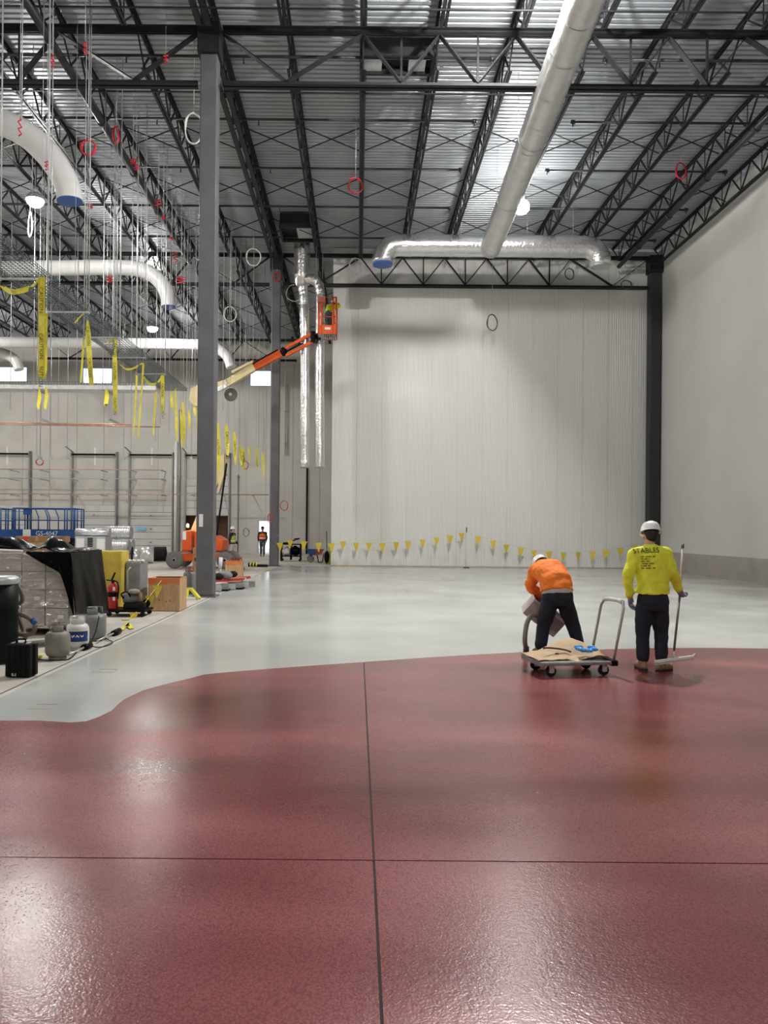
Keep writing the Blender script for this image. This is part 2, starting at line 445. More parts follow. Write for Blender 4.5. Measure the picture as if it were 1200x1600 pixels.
def put_joist(k, row):
    global first
    o = proto if first else dup(proto); first = False
    o.scale = (2.2 if k == 0 else 1, 1, 1); o.location = (COLX+k*PITCH, YG[row], JB); WLOC[o.name] = o.location.copy()
    lab = ['slim dark open-web roof joist on the camera side of the nearer girder', 'slim dark open-web roof joist between the two long girders', 'slim dark open-web roof joist running out to the dock wall'][row]
    if row < 2: lab = '%s roof joist from the right-hand wall, ' % ORD[9-k]+('on the camera side of the nearer girder' if row == 0 else 'between the two long girders')
    else: lab = 'roof joist running to the dock wall, '+('right over the second column' if k == 0 else '%s %s of the second column' % (ORD[abs(k)-1], 'left' if k < 0 else 'right'))
    tag(o, lab, 'joist', ['joists on the camera side of the nearer girder', 'joists between the two girders', 'joists reaching the dock wall'][row])
for k in range(-7, 10): put_joist(k, 0)
for k in range(-12, 10):
    put_joist(k, 1)
for k in range(-12, 2): put_joist(k, 2)

# ---- bridging between the joists
xb = MB(); zt = JT-JB
xb.bar((.09, 0, .05), (PITCH-.09, 0, zt-.08), .028, .028); xb.bar((.09, .03, zt-.08), (PITCH-.09, .03, .05), .028, .028)
xme = xb.mesh('cross_brace'); xme.materials.append(M['steel'])
def bridging(y, k0, k1, label):
    t = thing('bridging_row', label, 'bridging', (COLX+k0*PITCH, y, JB))
    for k in range(k0, k1): inst('cross_brace', xme, t, ((k-k0)*PITCH, 0, 0))
bridging(24.3, -12, 9, 'row of crossed bridging bars under the deck, nearest the nearer girder')
bridging(27.8, -12, 9, 'middle row of crossed bridging bars between the two girders')
bridging(31.3, -12, 9, 'row of crossed bridging bars closest to the white wall girder')
for y, n in ((39.5, 'over the boom lift'), (43.2, 'behind the boom lift'), (46.9, 'nearest the dock wall')):
    bridging(y, -12, 2, 'row of crossed bridging bars '+n)
for y, lab in ((17.6, 'on the camera side of the nearer girder'), (21.0, 'just beyond the nearer girder')):
    tag(MB().bar((COLX-12*PITCH, y, JB-.02), (COLX+9*PITCH, y, JB-.02), .03, .03).build('bridging_angle', M['steel']), 'straight bridging angle under the joists '+lab, 'bridging')

# ---- sprinkler lines
ZS = 13.95
def branch(y, xa, xb, cap, label, group):
    t = thing('sprinkler_pipe', label, 'pipe', ((xa+xb)/2, y, ZS), 0, group)
    MB().cyl((xa, y, ZS), (xb, y, ZS), .038, n=10).build('pipe', M['pipe_black'], t)
    for xc in cap:
        MB().cyl((xc-.06, y, ZS), (xc+.06, y, ZS), .065, n=10).cyl((xc, y, ZS), (xc, y, ZS-.14), .02, n=6).build('end_cap', M['pipe_black'], t)
    x = xa+1.4
    while x < xb-.5:
        MB().cyl((x, y, ZS), (x, y, ZS-.16), .018, n=6).lathe([(.03, 0), (.03, .012)], (x, y, ZS-.17), 8).build('sprinkler_head', M['pipe_black'], t); x += 3.05
for n_, y in enumerate((19.95, 23.0, 26.1, 29.2, 32.3)):
    branch(y, -7.5, 3.4, (3.4,), ORD[n_]+' sprinkler branch beyond the nearer girder, left of the silver round duct', 'sprinkler branches left of the duct')
    branch(y, 6.35, 12.4, (6.35, 12.4), ORD[n_]+' sprinkler branch beyond the nearer girder, right of the silver round duct', 'sprinkler branches right of the duct')
    branch(y, -20, -7.5, (), ORD[n_]+' sprinkler branch beyond the nearer girder, above the hanging rods', 'sprinkler branches above the rods')
def main_pipe(x, z, label):
    t = thing('sprinkler_main', label, 'pipe', (x, 26, z))
    MB().cyl((x, 12, z), (x, 34.2, z), .095, n=14).build('pipe', M['pipe_black'], t)
    for y in (15, 18.6, 22.4, 25.6, 28.7, 31.8):
        MB().cyl((x, y-.06, z), (x, y+.06, z), .125, n=14).build('coupling', M['pipe_black'], t)
        MB().bar((x, y+.4, z), (x, y+.4, JB+.02), .02, .02).build('hanger', M['pipe_black'], t)
main_pipe(11.55, 13.5, 'thick black sprinkler main along the ceiling near the right-hand wall')
main_pipe(-7.55, 13.5, 'thick black sprinkler main along the ceiling above the hanging rods')

# ---- high bay lamps
def lamp(x, y, z, label, group=None, k=1.0, bare=False, f=.8):
    t = thing('high_bay_lamp', label, 'lamp', (x, y, z), 0, group); m = lamp_mat(k/f**2)
    sc = lambda pr: [(r*f, h*f) for r, h in pr]
    if bare: MB().lathe(sc([(.05,-.30),(.22,-.27),(.33,-.14),(.345,0),(.30,.14),(.20,.24),(.10,.28)]), (x,y,z), 20).build('globe', m, t)
    else:
        MB().lathe(sc([(.02,-.30),(.22,-.27),(.33,-.14),(.345,0),(.33,.015)]), (x,y,z), 20, cap=True).build('globe', m, t)
        MB().lathe(sc([(.375,-.03),(.38,-.01),(.34,.12),(.22,.24),(.10,.29),(.10,.30),(.23,.255),(.35,.13),(.39,-.01),(.385,-.03),(.375,-.03)]), (x,y,z), 24, cap=False).build('reflector', M['galv_dull'], t)
    MB().lathe(sc([(.10,.28),(.12,.30),(.12,.52),(.05,.56)]), (x,y,z), 14).build('ballast_housing', M['galv_dull'], t)
    MB().cyl((x,y,z+.56*f), (x,y,DECKZ), .012, n=6).build('hanger', M['galv_dull'], t)
q = P(815, 323, 26.9); lamp(q.x, q.y, q.z, 'glaring white lamp beside the silver round duct', k=.29, bare=True)
q = P(55, 312, 26.3); lamp(q.x, q.y, q.z, 'glaring white lamp below the curved white duct', k=1.4)
q = P(238, 512, 42.5); lamp(q.x, q.y, q.z, 'glaring white lamp in front of the farthest white duct')
for (x, y, k) in ((3.90, 15.8, 3.6), (-11.2, 9.5, .7), (3.25, -4.0, 1.0), (-11.2, -6, .4), (-24.5, 26.3, .9), (-24.5, 42.5, .9), (-24.5, 9.5, .7)):  # all unseen: first inferred from the duct's shadow, others added as fill light
    lamp(x, y, 13.22 if x > 0 else 12.95, 'unseen white lamp hung outside the picture to light the hall', 'lamps outside the picture', k, f=.5)
# ================================================================ SERVICES UNDER THE ROOF
def duct(name, label, path, r, m, n=20, lumps=0, bands=0, cat='duct', end_film=None, group=None, root=None):
    path = [Vector(p) for p in path]
    t = root or thing(name, label, cat, path[len(path)//2], 0, group)
    R = r if isinstance(r, list) else [r]*len(path)
    if lumps: R = [q*(1+random.uniform(-lumps, lumps)) for q in R]
    MB().tube(path, R, n, cap=not end_film).build('duct', m, t)
    if bands:
        acc = 0
        for i in range(1, len(path)-1):
            acc += (path[i]-path[i-1]).length
            if acc > bands:
                acc = 0; d = (path[i+1]-path[i-1]).normalized()
                MB().cyl(path[i]-d*.04, path[i]+d*.04, R[i]*1.02, n=n, cap=False).build('tape_band', m, t)
    if end_film:
        d = (path[-1]-path[-2]).normalized()
        MB().cyl(path[-1]-d*.10, path[-1]+d*.03, R[-1]*.97, n=n).build('end_film', M['blue_film'], t)
        d = (path[1]-path[0]).normalized()
    return t
def line(a, b, n):
    a, b = Vector(a), Vector(b); return [a+(b-a)*i/n for i in range(n+1)]
def strap(t, p, top):
    MB().cyl((p.x, p.y, p.z), (p.x, p.y, top), .008, n=6).build('hanger', M['rod'], t)

# long silver duct and its cross arm
zl = 12.72
t = duct('round_supply_duct', 'long silver wrapped round duct running below the joists', line((3.72, -11, zl), (5.12, 30.0, zl), 90), .40, M['foil_soft'], 24, .018, 1.25)  # unseen stretch behind the camera is extended so the duct's shadow continues
for y in (10, 14.5, 21.5, 25.5):
    x = 3.72+1.4*(y+11)/41
    MB().tube(arc((x, y, zl), .425, 0, 2*PI, 20), .01, 6, closed=False).build('strap', M['galv_dull'], t)
    for s in (-1, 1): MB().cyl((x+s*.42, y, zl), (x+s*.42, y, DECKZ), .008, n=6).build('hanger', M['rod'], t)
zc = 12.90; yc = 30.25
xl, xr_ = P(598, 400, yc).x, P(938, 408, yc).x
path = [Vector((xl, yc, zc-.72))]+arc((xl+.62, yc, zc-.62), .62, PI, PI/2, 9)+line((xl+.75, yc, zc), (xr_-.75, yc, zc), 44)+arc((xr_-.62, yc, zc-.62), .62, PI/2, 0, 9)+[Vector((xr_, yc, zc-.74))]
t = duct('cross_duct', 'shiny foil wrapped duct with a downturned elbow at each end', path, .42, M['foil'], 24, .015, 1.5)
MB().cyl((xl, yc, zc-.80), (xl, yc, zc-.68), .39, n=24).build('end_film', M['blue_film'], t)
MB().cyl((xr_, yc, zc-.80), (xr_, yc, zc-.70), .37, n=24).build('end_collar', M['galv_dull'], t)
for x in (1.9, 4.0, 6.6, 8.4): strap(t, Vector((x, yc, zc+.4)), DECKZ)

# white ducts over the hanging rods
def px_path(pts, Y, n=5): return smooth_path([P(a, b, Y) for a, b in pts], n)
t = duct('white_elbow_duct', 'fat white duct sweeping down in a wide elbow beside the hanging rods', px_path([(-330,180),(-180,180),(-60,181),(0,191),(42,211),(76,243),(98,275),(107,298),(109,314)], 20.0), .33, M['white_duct'], 22, 0, 0, end_film=True)
strap(t, P(-60, 165, 20), DECKZ)
t = duct('white_elbow_duct', 'long level white duct ending in a short elbow with a blue cap', px_path([(-200,420),(-60,420),(60,419),(150,418),(205,419),(234,427),(254,445),(263,467),(264,479)], 32.4), .31, M['white_duct'], 20, end_film=True)
for x in (20, 130): strap(t, P(x, 412, 32.4), DECKZ)
t = duct('white_elbow_duct', 'farthest level white duct crossing behind the lamp', px_path([(-150,535),(0,535),(150,536),(300,538),(336,543),(355,556),(362,574)], 45.5), .32, M['white_duct'], 20)
for x in (20, 130, 290): strap(t, P(x, 528, 45.5), DECKZ)
t = duct('white_elbow_duct', 'short white duct elbow turned down beside a high window', px_path([(-90,549),(-20,549),(8,553),(24,563),(30,578)], 47.0), .30, M['white_duct'], 18)
strap(t, P(-10, 541, 47.0), DECKZ)

# twin foil risers beside the column
YR = 33.1
def q(px, py): return P(px, py, YR)
t = thing('foil_riser_duct', 'twin foil wrapped drop ducts hanging beside the boom lift basket', 'duct', q(487, 730))
MB().tube([q(472, 378), q(472, 392), q(472, 425), q(473, 446)], [.34, .36, .33, .30], 4, up=(0,1,0)).build('plenum', M['foil'], t)
MB().tube(smooth_path([q(473, 446), q(475, 470), q(476, 500), q(476.5, 600), q(476.5, 700), q(476.5, 730)], 8), [.2*(1+random.uniform(-.07, .07)) for _ in range(41)], 18).build('drop', M['foil'], t)
MB().tube(smooth_path([q(476, 437), q(486, 436), q(495, 441), q(500, 456), q(500, 480), q(499, 600), q(499.5, 700), q(499.5, 730)], 8), [.21*(1+random.uniform(-.06, .06)) for _ in range(57)], 18).build('drop', M['foil'], t)
for px in (476.5, 499.5):
    MB().cyl(q(px, 727), q(px, 731), .205, n=18).build('end_collar', M['galv_dull'], t)
MB().bar(q(480, 676), q(496, 676), .02, .02).build('spreader', M['galv_dull'], t)
for px in (468, 494, 504): MB().cyl(q(px, 436), Vector((q(px, 436).x, YR, JB)), .008, n=6).build('hanger', M['rod'], t)
def curb(px0, px1, py0, py1, z, label, boxes):
    a = P(px0, py0, 1); Ya = (z-CAMH)/(a.z-CAMH); b = P(px1, py1, 1); Yb = (z-CAMH)/(b.z-CAMH)
    xa, xb = a.x*Ya, b.x*Ya
    y0, y1 = min(Ya, Yb), max(Ya, Yb)
    t = thing('roof_opening_frame', label, 'frame', ((xa+xb)/2, (y0+y1)/2, z))
    for (p, r) in (((xa, y0), (xb, y0)), ((xa, y1), (xb, y1)), ((xa, y0), (xa, y1)), ((xb, y0), (xb, y1))):
        MB().bar((*p, z), (*r, z), .09, .2).build('angle', M['steel'], t)
    MB().box(xa, xb, y0, y1, z+.12, z+.5).build('shroud', M['steel'], t)
    for (u0, u1, v0, v1) in boxes:
        MB().box(xa+(xb-xa)*u0, xa+(xb-xa)*u1, y0+(y1-y0)*v0, y0+(y1-y0)*v1, z-.05, z+.12).build('damper', M['galv_dull'], t)
curb(566, 678, 82, 112, 14.0, 'dark roof opening frame with two dampers between joists', [(.02,.28,.1,.9),(.66,.9,.2,.9)])
curb(437, 488, 352, 375, 13.95, 'dark roof opening frame over the foil drop ducts', [(.5,.95,.1,.8)])

# ---- wire basket tray with its trapeze hangers
HZ = CAMH+5.2
M['wire'] = mat('grey_tray_wire', (.10,.125,.13), .4, .4)
def basket(name, label, x0, x1, y0, y1, along):
    t = thing(name, label, 'cable tray', ((x0+x1)/2, (y0+y1)/2, HZ))
    m = MB(); s = .0055
    if along == 'y':
        n = 11
        for i in range(n): x = x0+(x1-x0)*i/(n-1); m.bar((x, y0, HZ), (x, y1, HZ), 2*s, 2*s)
        for x in (x0, x1):
            for z in (.05, .1): m.bar((x, y0, HZ+z), (x, y1, HZ+z), 2*s, 2*s)
        y = y0
        while y <= y1:
            m.bar((x0, y, HZ), (x1, y, HZ), 2*s, 2*s)
            for x in (x0, x1): m.bar((x, y, HZ), (x, y, HZ+.1), 2*s, 2*s)
            y += .11
    else:
        n = 9
        for i in range(n): y = y0+(y1-y0)*i/(n-1); m.bar((x0, y, HZ), (x1, y, HZ), 2*s, 2*s)
        x = x0
        while x <= x1:
            m.bar((x, y0, HZ), (x, y1, HZ), 2*s, 2*s)
            for y in (y0, y1): m.bar((x, y, HZ), (x, y, HZ+.14), 2*s, 2*s)
            x += .11
        for y in (y0, y1): m.bar((x0, y, HZ+.14), (x1, y, HZ+.14), 2*s, 2*s)
    o = m.build('wire_mesh', M['wire'], t); o['kind'] = 'stuff'
    return t
TX0, TX1 = -7.42, -6.5
t1 = basket('wire_basket_tray', 'wire mesh cable tray running away above the floor clutter', TX0, TX1, 12.2, 29.2, 'y')
t2 = basket('wire_basket_tray', 'silver cable tray crossing in front of the high windows', -14.5, TX0-.02, 28.3, 29.15, 'x')
MB().box(-14.5, TX0-.02, 28.34, 29.1, HZ-.11, HZ-.02).build('solid_bottom', M['galv'], t2)
MB().box(-14.5, TX0-.02, 28.29, 28.335, HZ-.13, HZ+.02).build('side_rail', M['galv'], t2)
def trapeze(y, x0=TX0, x1=TX1, z=HZ-.04, label='zinc strut trapeze carrying the wire mesh tray', group='trapezes under the wire mesh tray', up=DECKZ):
    t = thing('trapeze_hanger', label, 'hanger', ((x0+x1)/2, y, z), 0, group)
    s = MB(); s.box(x0-.05, x1+.05, y-.022, y+.022, z-.035, z-.008); s.box(x0-.05, x1+.05, y-.022, y-.014, z-.008, z+.0); s.box(x0-.05, x1+.05, y+.014, y+.022, z-.008, z+.0)
    s.build('strut', M['galv_dull'], t)
    for x in (x0-.03, x1+.03):
        MB().cyl((x, y, z-.07), (x, y, up), .0105, n=6).build('rod', M['rod'], t)
        MB().cyl((x, y, z-.055), (x, y, z-.036), .022, n=6).build('nut', M['rod'], t)
TY = [13.52, 15.96, 18.40, 20.84, 23.28, 25.72]
for i, y in enumerate(TY): trapeze(y, label='%s trapeze under the wire mesh tray, counted from the silver cross tray' % ORD[len(TY)-1-i])
for px, lab in ((62, 'nearer'), (168, 'farther')):
    x = P(px, 605, 28.7).x; t = thing('trapeze_hanger', 'strut hanger under the silver cross tray, '+lab+' the wire mesh tray' if lab == 'farther' else 'strut hanger under the silver cross tray, away from the wire mesh tray', 'hanger', (x, 28.7, HZ-.16))
    MB().box(x-.025, x+.025, 28.1, 29.3, HZ-.17, HZ-.132).build('strut', M['galv_dull'], t)
    for y in (28.16, 29.24): MB().cyl((x, y, HZ-.2), (x, y, DECKZ), .0105, n=6).build('rod', M['rod'], t)

# ---- loose hanging rods and wires   (pixel column, pixel of the lower end, distance)
rods = [(34,186,17.0),(50,352,20.5),(67,575,24.0),(79,548,18.0),(131,540,19.0),(134,590,21.5),(178,590,22.5),(182,575,24.2),(187,560,25.5),(205,610,26.5),(213,640,24.6),(219,575,27.0),
        (229,600,27.6),(243,690,30.4),(250,662,30.9),(257,648,31.3),(264,675,31.7),(286,640,29.6),(291,700,30.2),(305,605,31.0),(93,470,30.5),(120,600,32.0),(16,640,30.6),
        (348,640,31.6),(357,690,32.2),(366,650,33.0),(374,640,33.4),(382,700,33.8),(395,600,33.0),(404,700,36.5),(412,705,37.5)]
for i, (px, py, Y) in enumerate(rods):
    p = P(px, py, Y)
    t = thing('hanging_rod', 'thin pale threaded rod hanging from the joists, unused', 'rod', p, 0, 'loose hanging rods')
    MB().cyl(p, (p.x, Y, DECKZ), .011, n=6).build('rod', M['rod'], t)
    if i % 3 == 0: MB().cyl(p, p+Vector((0,0,.05)), .02, n=6).build('nut', M['rod'], t)
# outlet drops over the docks
for i, (px, py, Y) in enumerate([(57,714,40),(63,716,40.3),(79,716,40.6),(105,716,41),(193,716,41.4),(299,716,41.8)]):
    p = P(px, py, Y)
    t = thing('cord_drop', 'dark cord drop with a small outlet box hanging before the dock doors', 'cord', p, 0, 'cord drops before the dock doors')
    MB().cyl(p, (p.x, Y, DECKZ), .012, n=6).build('cord', M['galv_dull'], t)
    MB().cbox(p, (.16, .1, .14)).build('outlet_box', M['galv_dull'], t)

# ---- caution tape
M['tape'] = mat('yellow_caution_tape', (.78,.69,.07), .4, noise=.1, nscale=6)
M['ink'] = mat('dark_brown_print', (.05,.035,.01), .6)
_txt = {}
def text_mesh(s, size):
    if (s, size) in _txt: return _txt[(s, size)]
    c = bpy.data.curves.new('lettering', 'FONT'); c.body = s; c.size = size; c.align_x = 'CENTER'; c.align_y = 'CENTER'; c.resolution_u = 2
    o = bpy.data.objects.new('lettering_tmp', c); COL.objects.link(o)
    me = bpy.data.meshes.new_from_object(o.evaluated_get(bpy.context.evaluated_depsgraph_get()))
    bpy.data.objects.remove(o); me.name = 'lettering'
    _txt[(s, size)] = me; return me
def tape(pts, Y, w, label, text=0, group=None, twist=.3, m='tape', hang=True):
    """pts: (px, py, width factor) from the top down"""
    P3 = smooth_path([P(a, b, Y+.04*math.sin(i*1.7)) for i, (a, b, k) in enumerate(pts)], 4)
    ws = []
    for i in range(len(P3)):
        f = i/4; j = min(int(f), len(pts)-2); k = pts[j][2]+(pts[j+1][2]-pts[j][2])*(f-j)
        a = twist*math.sin(f*1.3+pts[0][0])
        d = (P3[min(i+1, len(P3)-1)]-P3[max(i-1, 0)]).normalized()
        hx = Vector((1, 0, 0)) if abs(d.z) > .5 else Vector((0, 0, 1))
        ws.append((hx*math.cos(a)+Vector((0, 1, 0))*math.sin(a)*.6)*(w/2*k))
    t = thing('caution_tape', label, 'tape', P3[0], 0, group)
    MB().strip(P3, ws).build('ribbon', M[m], t, recalc=False)
    if hang: MB().cyl(P3[0]-Vector((0,0,.03)), (P3[0].x, P3[0].y, DECKZ), .005, n=5).build('tie_wire', M['rod'], t)
    if text:
        n = len(P3)
        for s_ in range(text):
            f = int((s_+.75)*n/(text+.4)); f = min(f, n-2)
            c = P3[f]; me = text_mesh('CAUTION', w*.82)
            if not me.materials: me.materials.append(M['ink'])
            d = (P3[f+1]-P3[f-1]); ang = math.atan2(d.x, -d.z)
            o = inst('lettering', me, t, (c-P3[0])+Vector((0, -.035, 0)), Euler((PI/2, PI/2-ang, 0)))
    return t
tape([(0,446,.6),(18,456,1),(34,454,1),(48,449,.8),(60,437,.5)], 15.9, .13, 'yellow caution tape sagging from the wire mesh tray', 0)
tape([(65,432,1),(65,470,1),(65,520,1),(65,560,1),(65,585,.9),(66,592,.5)], 15.92, .145, 'widest printed yellow caution tape hanging straight from the tray', 3, twist=.08)
tape([(73,490,.5),(72.5,520,.4),(72,560,.4),(71,582,.4),(68,592,.4)], 16.1, .13, 'narrow twisted caution tape beside the widest printed one', 0)
tape([(137,500,.3),(137.5,520,1),(139,545,1),(141,575,1),(143,602,.9)], 18.42, .125, 'printed yellow caution tape slanting in front of a high window', 2, twist=.1)
tape([(131,530,.7),(129,560,.5),(126,598,.4)], 18.5, .10, 'narrow caution tape hanging beside the slanting printed one', 0)
tape([(117,505,.5),(124,496,.6),(133,488,.5)], 18.35, .10, 'short knotted tape on the second trapeze', 0)
tape([(181,530,.5),(180,550,.5),(179.5,563,1),(180,600,1),(180,635,.9),(182,645,.3)], 20.8, .125, 'printed yellow caution tape hanging from the third trapeze', 3, twist=.1)
tape([(162,538,.4),(172,533,.5),(183,528,.4)], 20.9, .12, 'short tape tied along the third trapeze', 0)
tape([(186,568,.5),(198,577,.6),(212,574,.6),(223,567,.6)], 22.9, .11, 'caution tape sagging between two trapezes', 0)
tape([(224,568,.6),(222,600,.5),(219,640,.5),(216,684,.4)], 23.3, .11, 'thin caution tape dropping from the end of the sagging tape', 0)
tape([(214,586,.6),(212,620,.5),(210,655,.5),(208,682,.3)], 23.35, .11, 'thin caution tape hanging on the tray side of the long drop', 0)
tape([(244,612,.7),(242,640,.6),(239,680,.4)], 25.6, .12, 'tapering caution tape under the farthest trapeze', 0)
tape([(254,583,.9),(254,610,1),(254,640,.8),(254,646,.4)], 25.75, .125, 'printed caution tape at the end of the farthest trapeze', 2, twist=.1)
tape([(224,588,.6),(234,600,.7),(246,598,.7),(253,588,.5)], 25.7, .12, 'sagging caution tape on the farthest trapeze', 0)
for (px, w_) in ((61, .14), (72, .14), (166, .18)):
    tape([(px,605 if px != 166 else 608,.4),(px+1,620,1),(px-1,632,.9),(px-1,640 if px < 100 else 630,.3)], 28.05, w_, 'short caution tape tail under the silver cross tray', 0, 'tape tails under the cross tray')
more = [(268,612,640,.12,28.0),(275,605,690,.10,28.6),(287,628,692,.14,29.2),(296,640,672,.10,29.6),(283,640,700,.08,30.2),(310,640,702,.14,29.8),(304,632,650,.10,29.9),(341,660,737,.17,31.2),(355,664,712,.20,32.4),(367,675,726,.16,33.6),
        (376,697,727,.16,34.4),(380,700,736,.18,35.2),(389,698,722,.12,36.2),(401,699,730,.14,37.2),(411,706,744,.14,38.2)]
for (px, a, b, w_, Y) in more:
    tape([(px-1,a,.5),(px,(2*a+b)/3,1),(px+.5,(a+2*b)/3,1),(px+1,b,.4)], Y, w_, 'yellow caution tape hanging in the row beside the columns', 1 if w_ > .15 else 0, 'row of caution tapes by the columns', .5, hang=True)

# ---- coils of cable
M['coil_white'] = mat('white_cable', (.62,.62,.60), .5)
M['coil_dark'] = mat('dark_grey_cable', (.06,.06,.06), .5)
def coil(px, py, Y, w, h, m, label, turns=3, cord=True, thick=.02, rot=.3, top=DECKZ, group=None):
    c = P(px, py, Y); rx, rz = w/2*Y/FPX, h/2*Y/FPX
    t = thing('cable_coil', label, 'cable', c-Vector((0, 0, rz)), 0, group)
    b = MB(); pts = []
    n = 20
    for i in range(turns*n):
        a = 2*PI*i/n+PI/2; k = 1+.07*math.sin(i*.9+px)
        pts.append(c+Vector((rx*k*math.cos(a), .03*math.sin(i*.37)+rx*.25*math.cos(a)*rot, rz*(1+.04*math.sin(i*.61))*math.sin(a))))
    b.tube(pts, thick, 6)
    b.build('loops', M[m], t)
    if cord: MB().cyl(c+Vector((0, 0, rz)), (c.x, Y, top), .009, n=6).build('cord', M['rod'], t)
coil(555.5, 290, 23.5, 22, 25, 'red', 'red cable coil hanging in the open middle of the ceiling')
coil(1064, 267, 26, 16, 26, 'red', 'red cable coil hanging near the right-hand wall')
coil(138, 231, 18.5, 22, 24, 'red', 'red cable coil hanging beside the curved white duct')
coil(181.5, 211, 21, 9, 26, 'red', 'tight red cable bundle hanging among the rods', 5)
coil(302.5, 201, 20, 27, 50, 'coil_white', 'large pale cable coil hanging close to the near column', 3, thick=.018)
coil(396, 402, 31.5, 22, 28, 'coil_white', 'pale cable coil hanging in front of the second column', 3)
coil(359.5, 491, 32, 19, 24, 'coil_white', 'pale cable coil beside the near column above the boom', 3)
coil(47, 352, 26.5, 6, 40, 'coil_white', 'narrow white cable loop below a glaring lamp', 2)
coil(769, 504, 33.6, 16, 26, 'coil_dark', 'dark cable ring hanging in front of the ribbed white wall', 3)
coil(556, 415, 34.6, 20, 24, 'coil_white', 'pale cable coil tied to the end of the white wall girder', 4, top=GB+.7)
coil(890, 428, 34.6, 14, 18, 'coil_dark', 'small cable coil tied in the middle of the white wall girder', 2, top=GB+.7)
coil(979, 445, 34.6, 16, 14, 'coil_dark', 'small cable coil on the girder close to the corner column', 2, top=GB+.7)
coil(460, 458, 34.6, 26, 26, 'coil_white', 'pale cable loop hanging behind the foil plenum', 1, top=GB+.7)
coil(384.5, 832, 46, 9, 13, 'coil_dark', 'thin cable ring hanging low before the far wall', 2, thick=.016)
coil(444, 790, 44, 12, 15, 'red', 'red cable ring hanging beyond the second column', 2)
coil(422, 810, 34.2, 7, 14, 'red', 'narrow red cable ring beside the lit doorway', 3)
coil(433, 433, 34.5, 9, 14, 'red', 'red cable loop at the head of the second column', 3, top=GT)
coil(62, 722, 40.8, 11, 10, 'red', 'small red cable coil on the outlet drops', 3)
coil(384, 727, 37, 7, 12, 'red', 'small red cable coil among the caution tapes', 3)
c = P(360, 616, 30.5)
t = thing('cable_reel_coil', 'round dense black cable coil hanging under the boom', 'cable', c-Vector((0,0,.26)))
b = MB()
for k in range(6): b.tube([c+Vector((r_*math.cos(a), .02*k, r_*math.sin(a))) for r_ in [.08+.034*k] for a in [2*PI*i/18 for i in range(18)]], .016, 5, closed=True)
b.build('loops', M['coil_dark'], t); MB().cyl(c+Vector((0,0,.25)), (c.x, c.y, DECKZ), .008, n=6).build('cord', M['rod'], t)
# red tags and flags tied to the rods
for (px, py, Y, w_, h_, rz) in [(31,198,17.2,5,28,.5),(73,258,18.6,6,14,0),(208,252,22,8,7,.4),(213,261,22,6,8,0),(248,316,24.5,12,9,.7),(141,322,22,8,7,0),(268,372,27,5,5,0),(274,401,28,10,16,.2),(283,437,28,16,10,.3),(172,436,25,13,10,.2),(255,340,24.5,5,5,0),(82,95,17,6,18,.3),(133,75,17.5,5,20,0),(259,92,19,8,14,0)]:
    c = P(px, py, Y); a = w_/2*Y/FPX; b_ = h_/2*Y/FPX
    k = MB(); pts = [c+Vector((a*math.sin(i*2.1), .03*math.cos(i*1.7), b_*(1-i/4))) for i in range(9)]
    k.tube(pts, .018, 5)
    t = thing('red_tag_wire', 'short red tagged wire tied among the hanging rods', 'wire', c, 0, 'red wires among the rods')
    k.build('tag', M['red'], t); MB().cyl(c+Vector((0,0,b_)), (c.x, Y, DECKZ), .007, n=5).build('wire', M['rod'], t)

# ---- copper and steel lines before the dock wall
t = thing('copper_pipe_run', 'bright copper pipe run on struts high before the dock wall', 'pipe', P(110, 664, 40))
MB().cyl(P(-40, 662, 40), P(250, 667, 40), .035, n=10).build('pipe', M['copper'], t)
MB().cyl(P(-40, 660, 40.4), P(205, 664, 40.4), .045, n=10).build('pipe', M['copper'], t)
for px in (8, 105, 205):
    a = P(px-14, 661, 41.0); b = P(px+10, 668, 38.8); b.x = a.x; b.z = a.z-.1; a.z -= .1
    MB().bar(a, b, .08, .08).build('strut', M['galv_dull'], t)
    for r_ in (a, b): MB().cyl(r_, (r_.x, r_.y, DECKZ-.01), .01, n=6).build('rod', M['rod'], t)
for (ya, x0, x1, m, lab, rr) in [(733,-30,255,'copper','thin copper pipe line crossing the dock wall above the doors',.028),(747,-30,258,'galv_dull','thin grey conduit crossing the dock wall above the doors',.025),(771.5,-30,420,'copper','lowest copper pipe line crossing the dock wall over the doors',.03)]:
    t = thing('pipe_line', lab, 'pipe', P(120, ya, 50.6))
    MB().cyl(P(x0, ya, 50.6), P(x1, ya+1.5, 50.6), rr, n=8).build('pipe', M[m], t)
    for px in range(16, int(x1), 47):
        p = P(px, ya+.5, 50.6); MB().box(p.x-.03, p.x+.03, 50.5, YFAR-.005, p.z-.09, p.z-rr).build('bracket', M['galv_dull'], t)
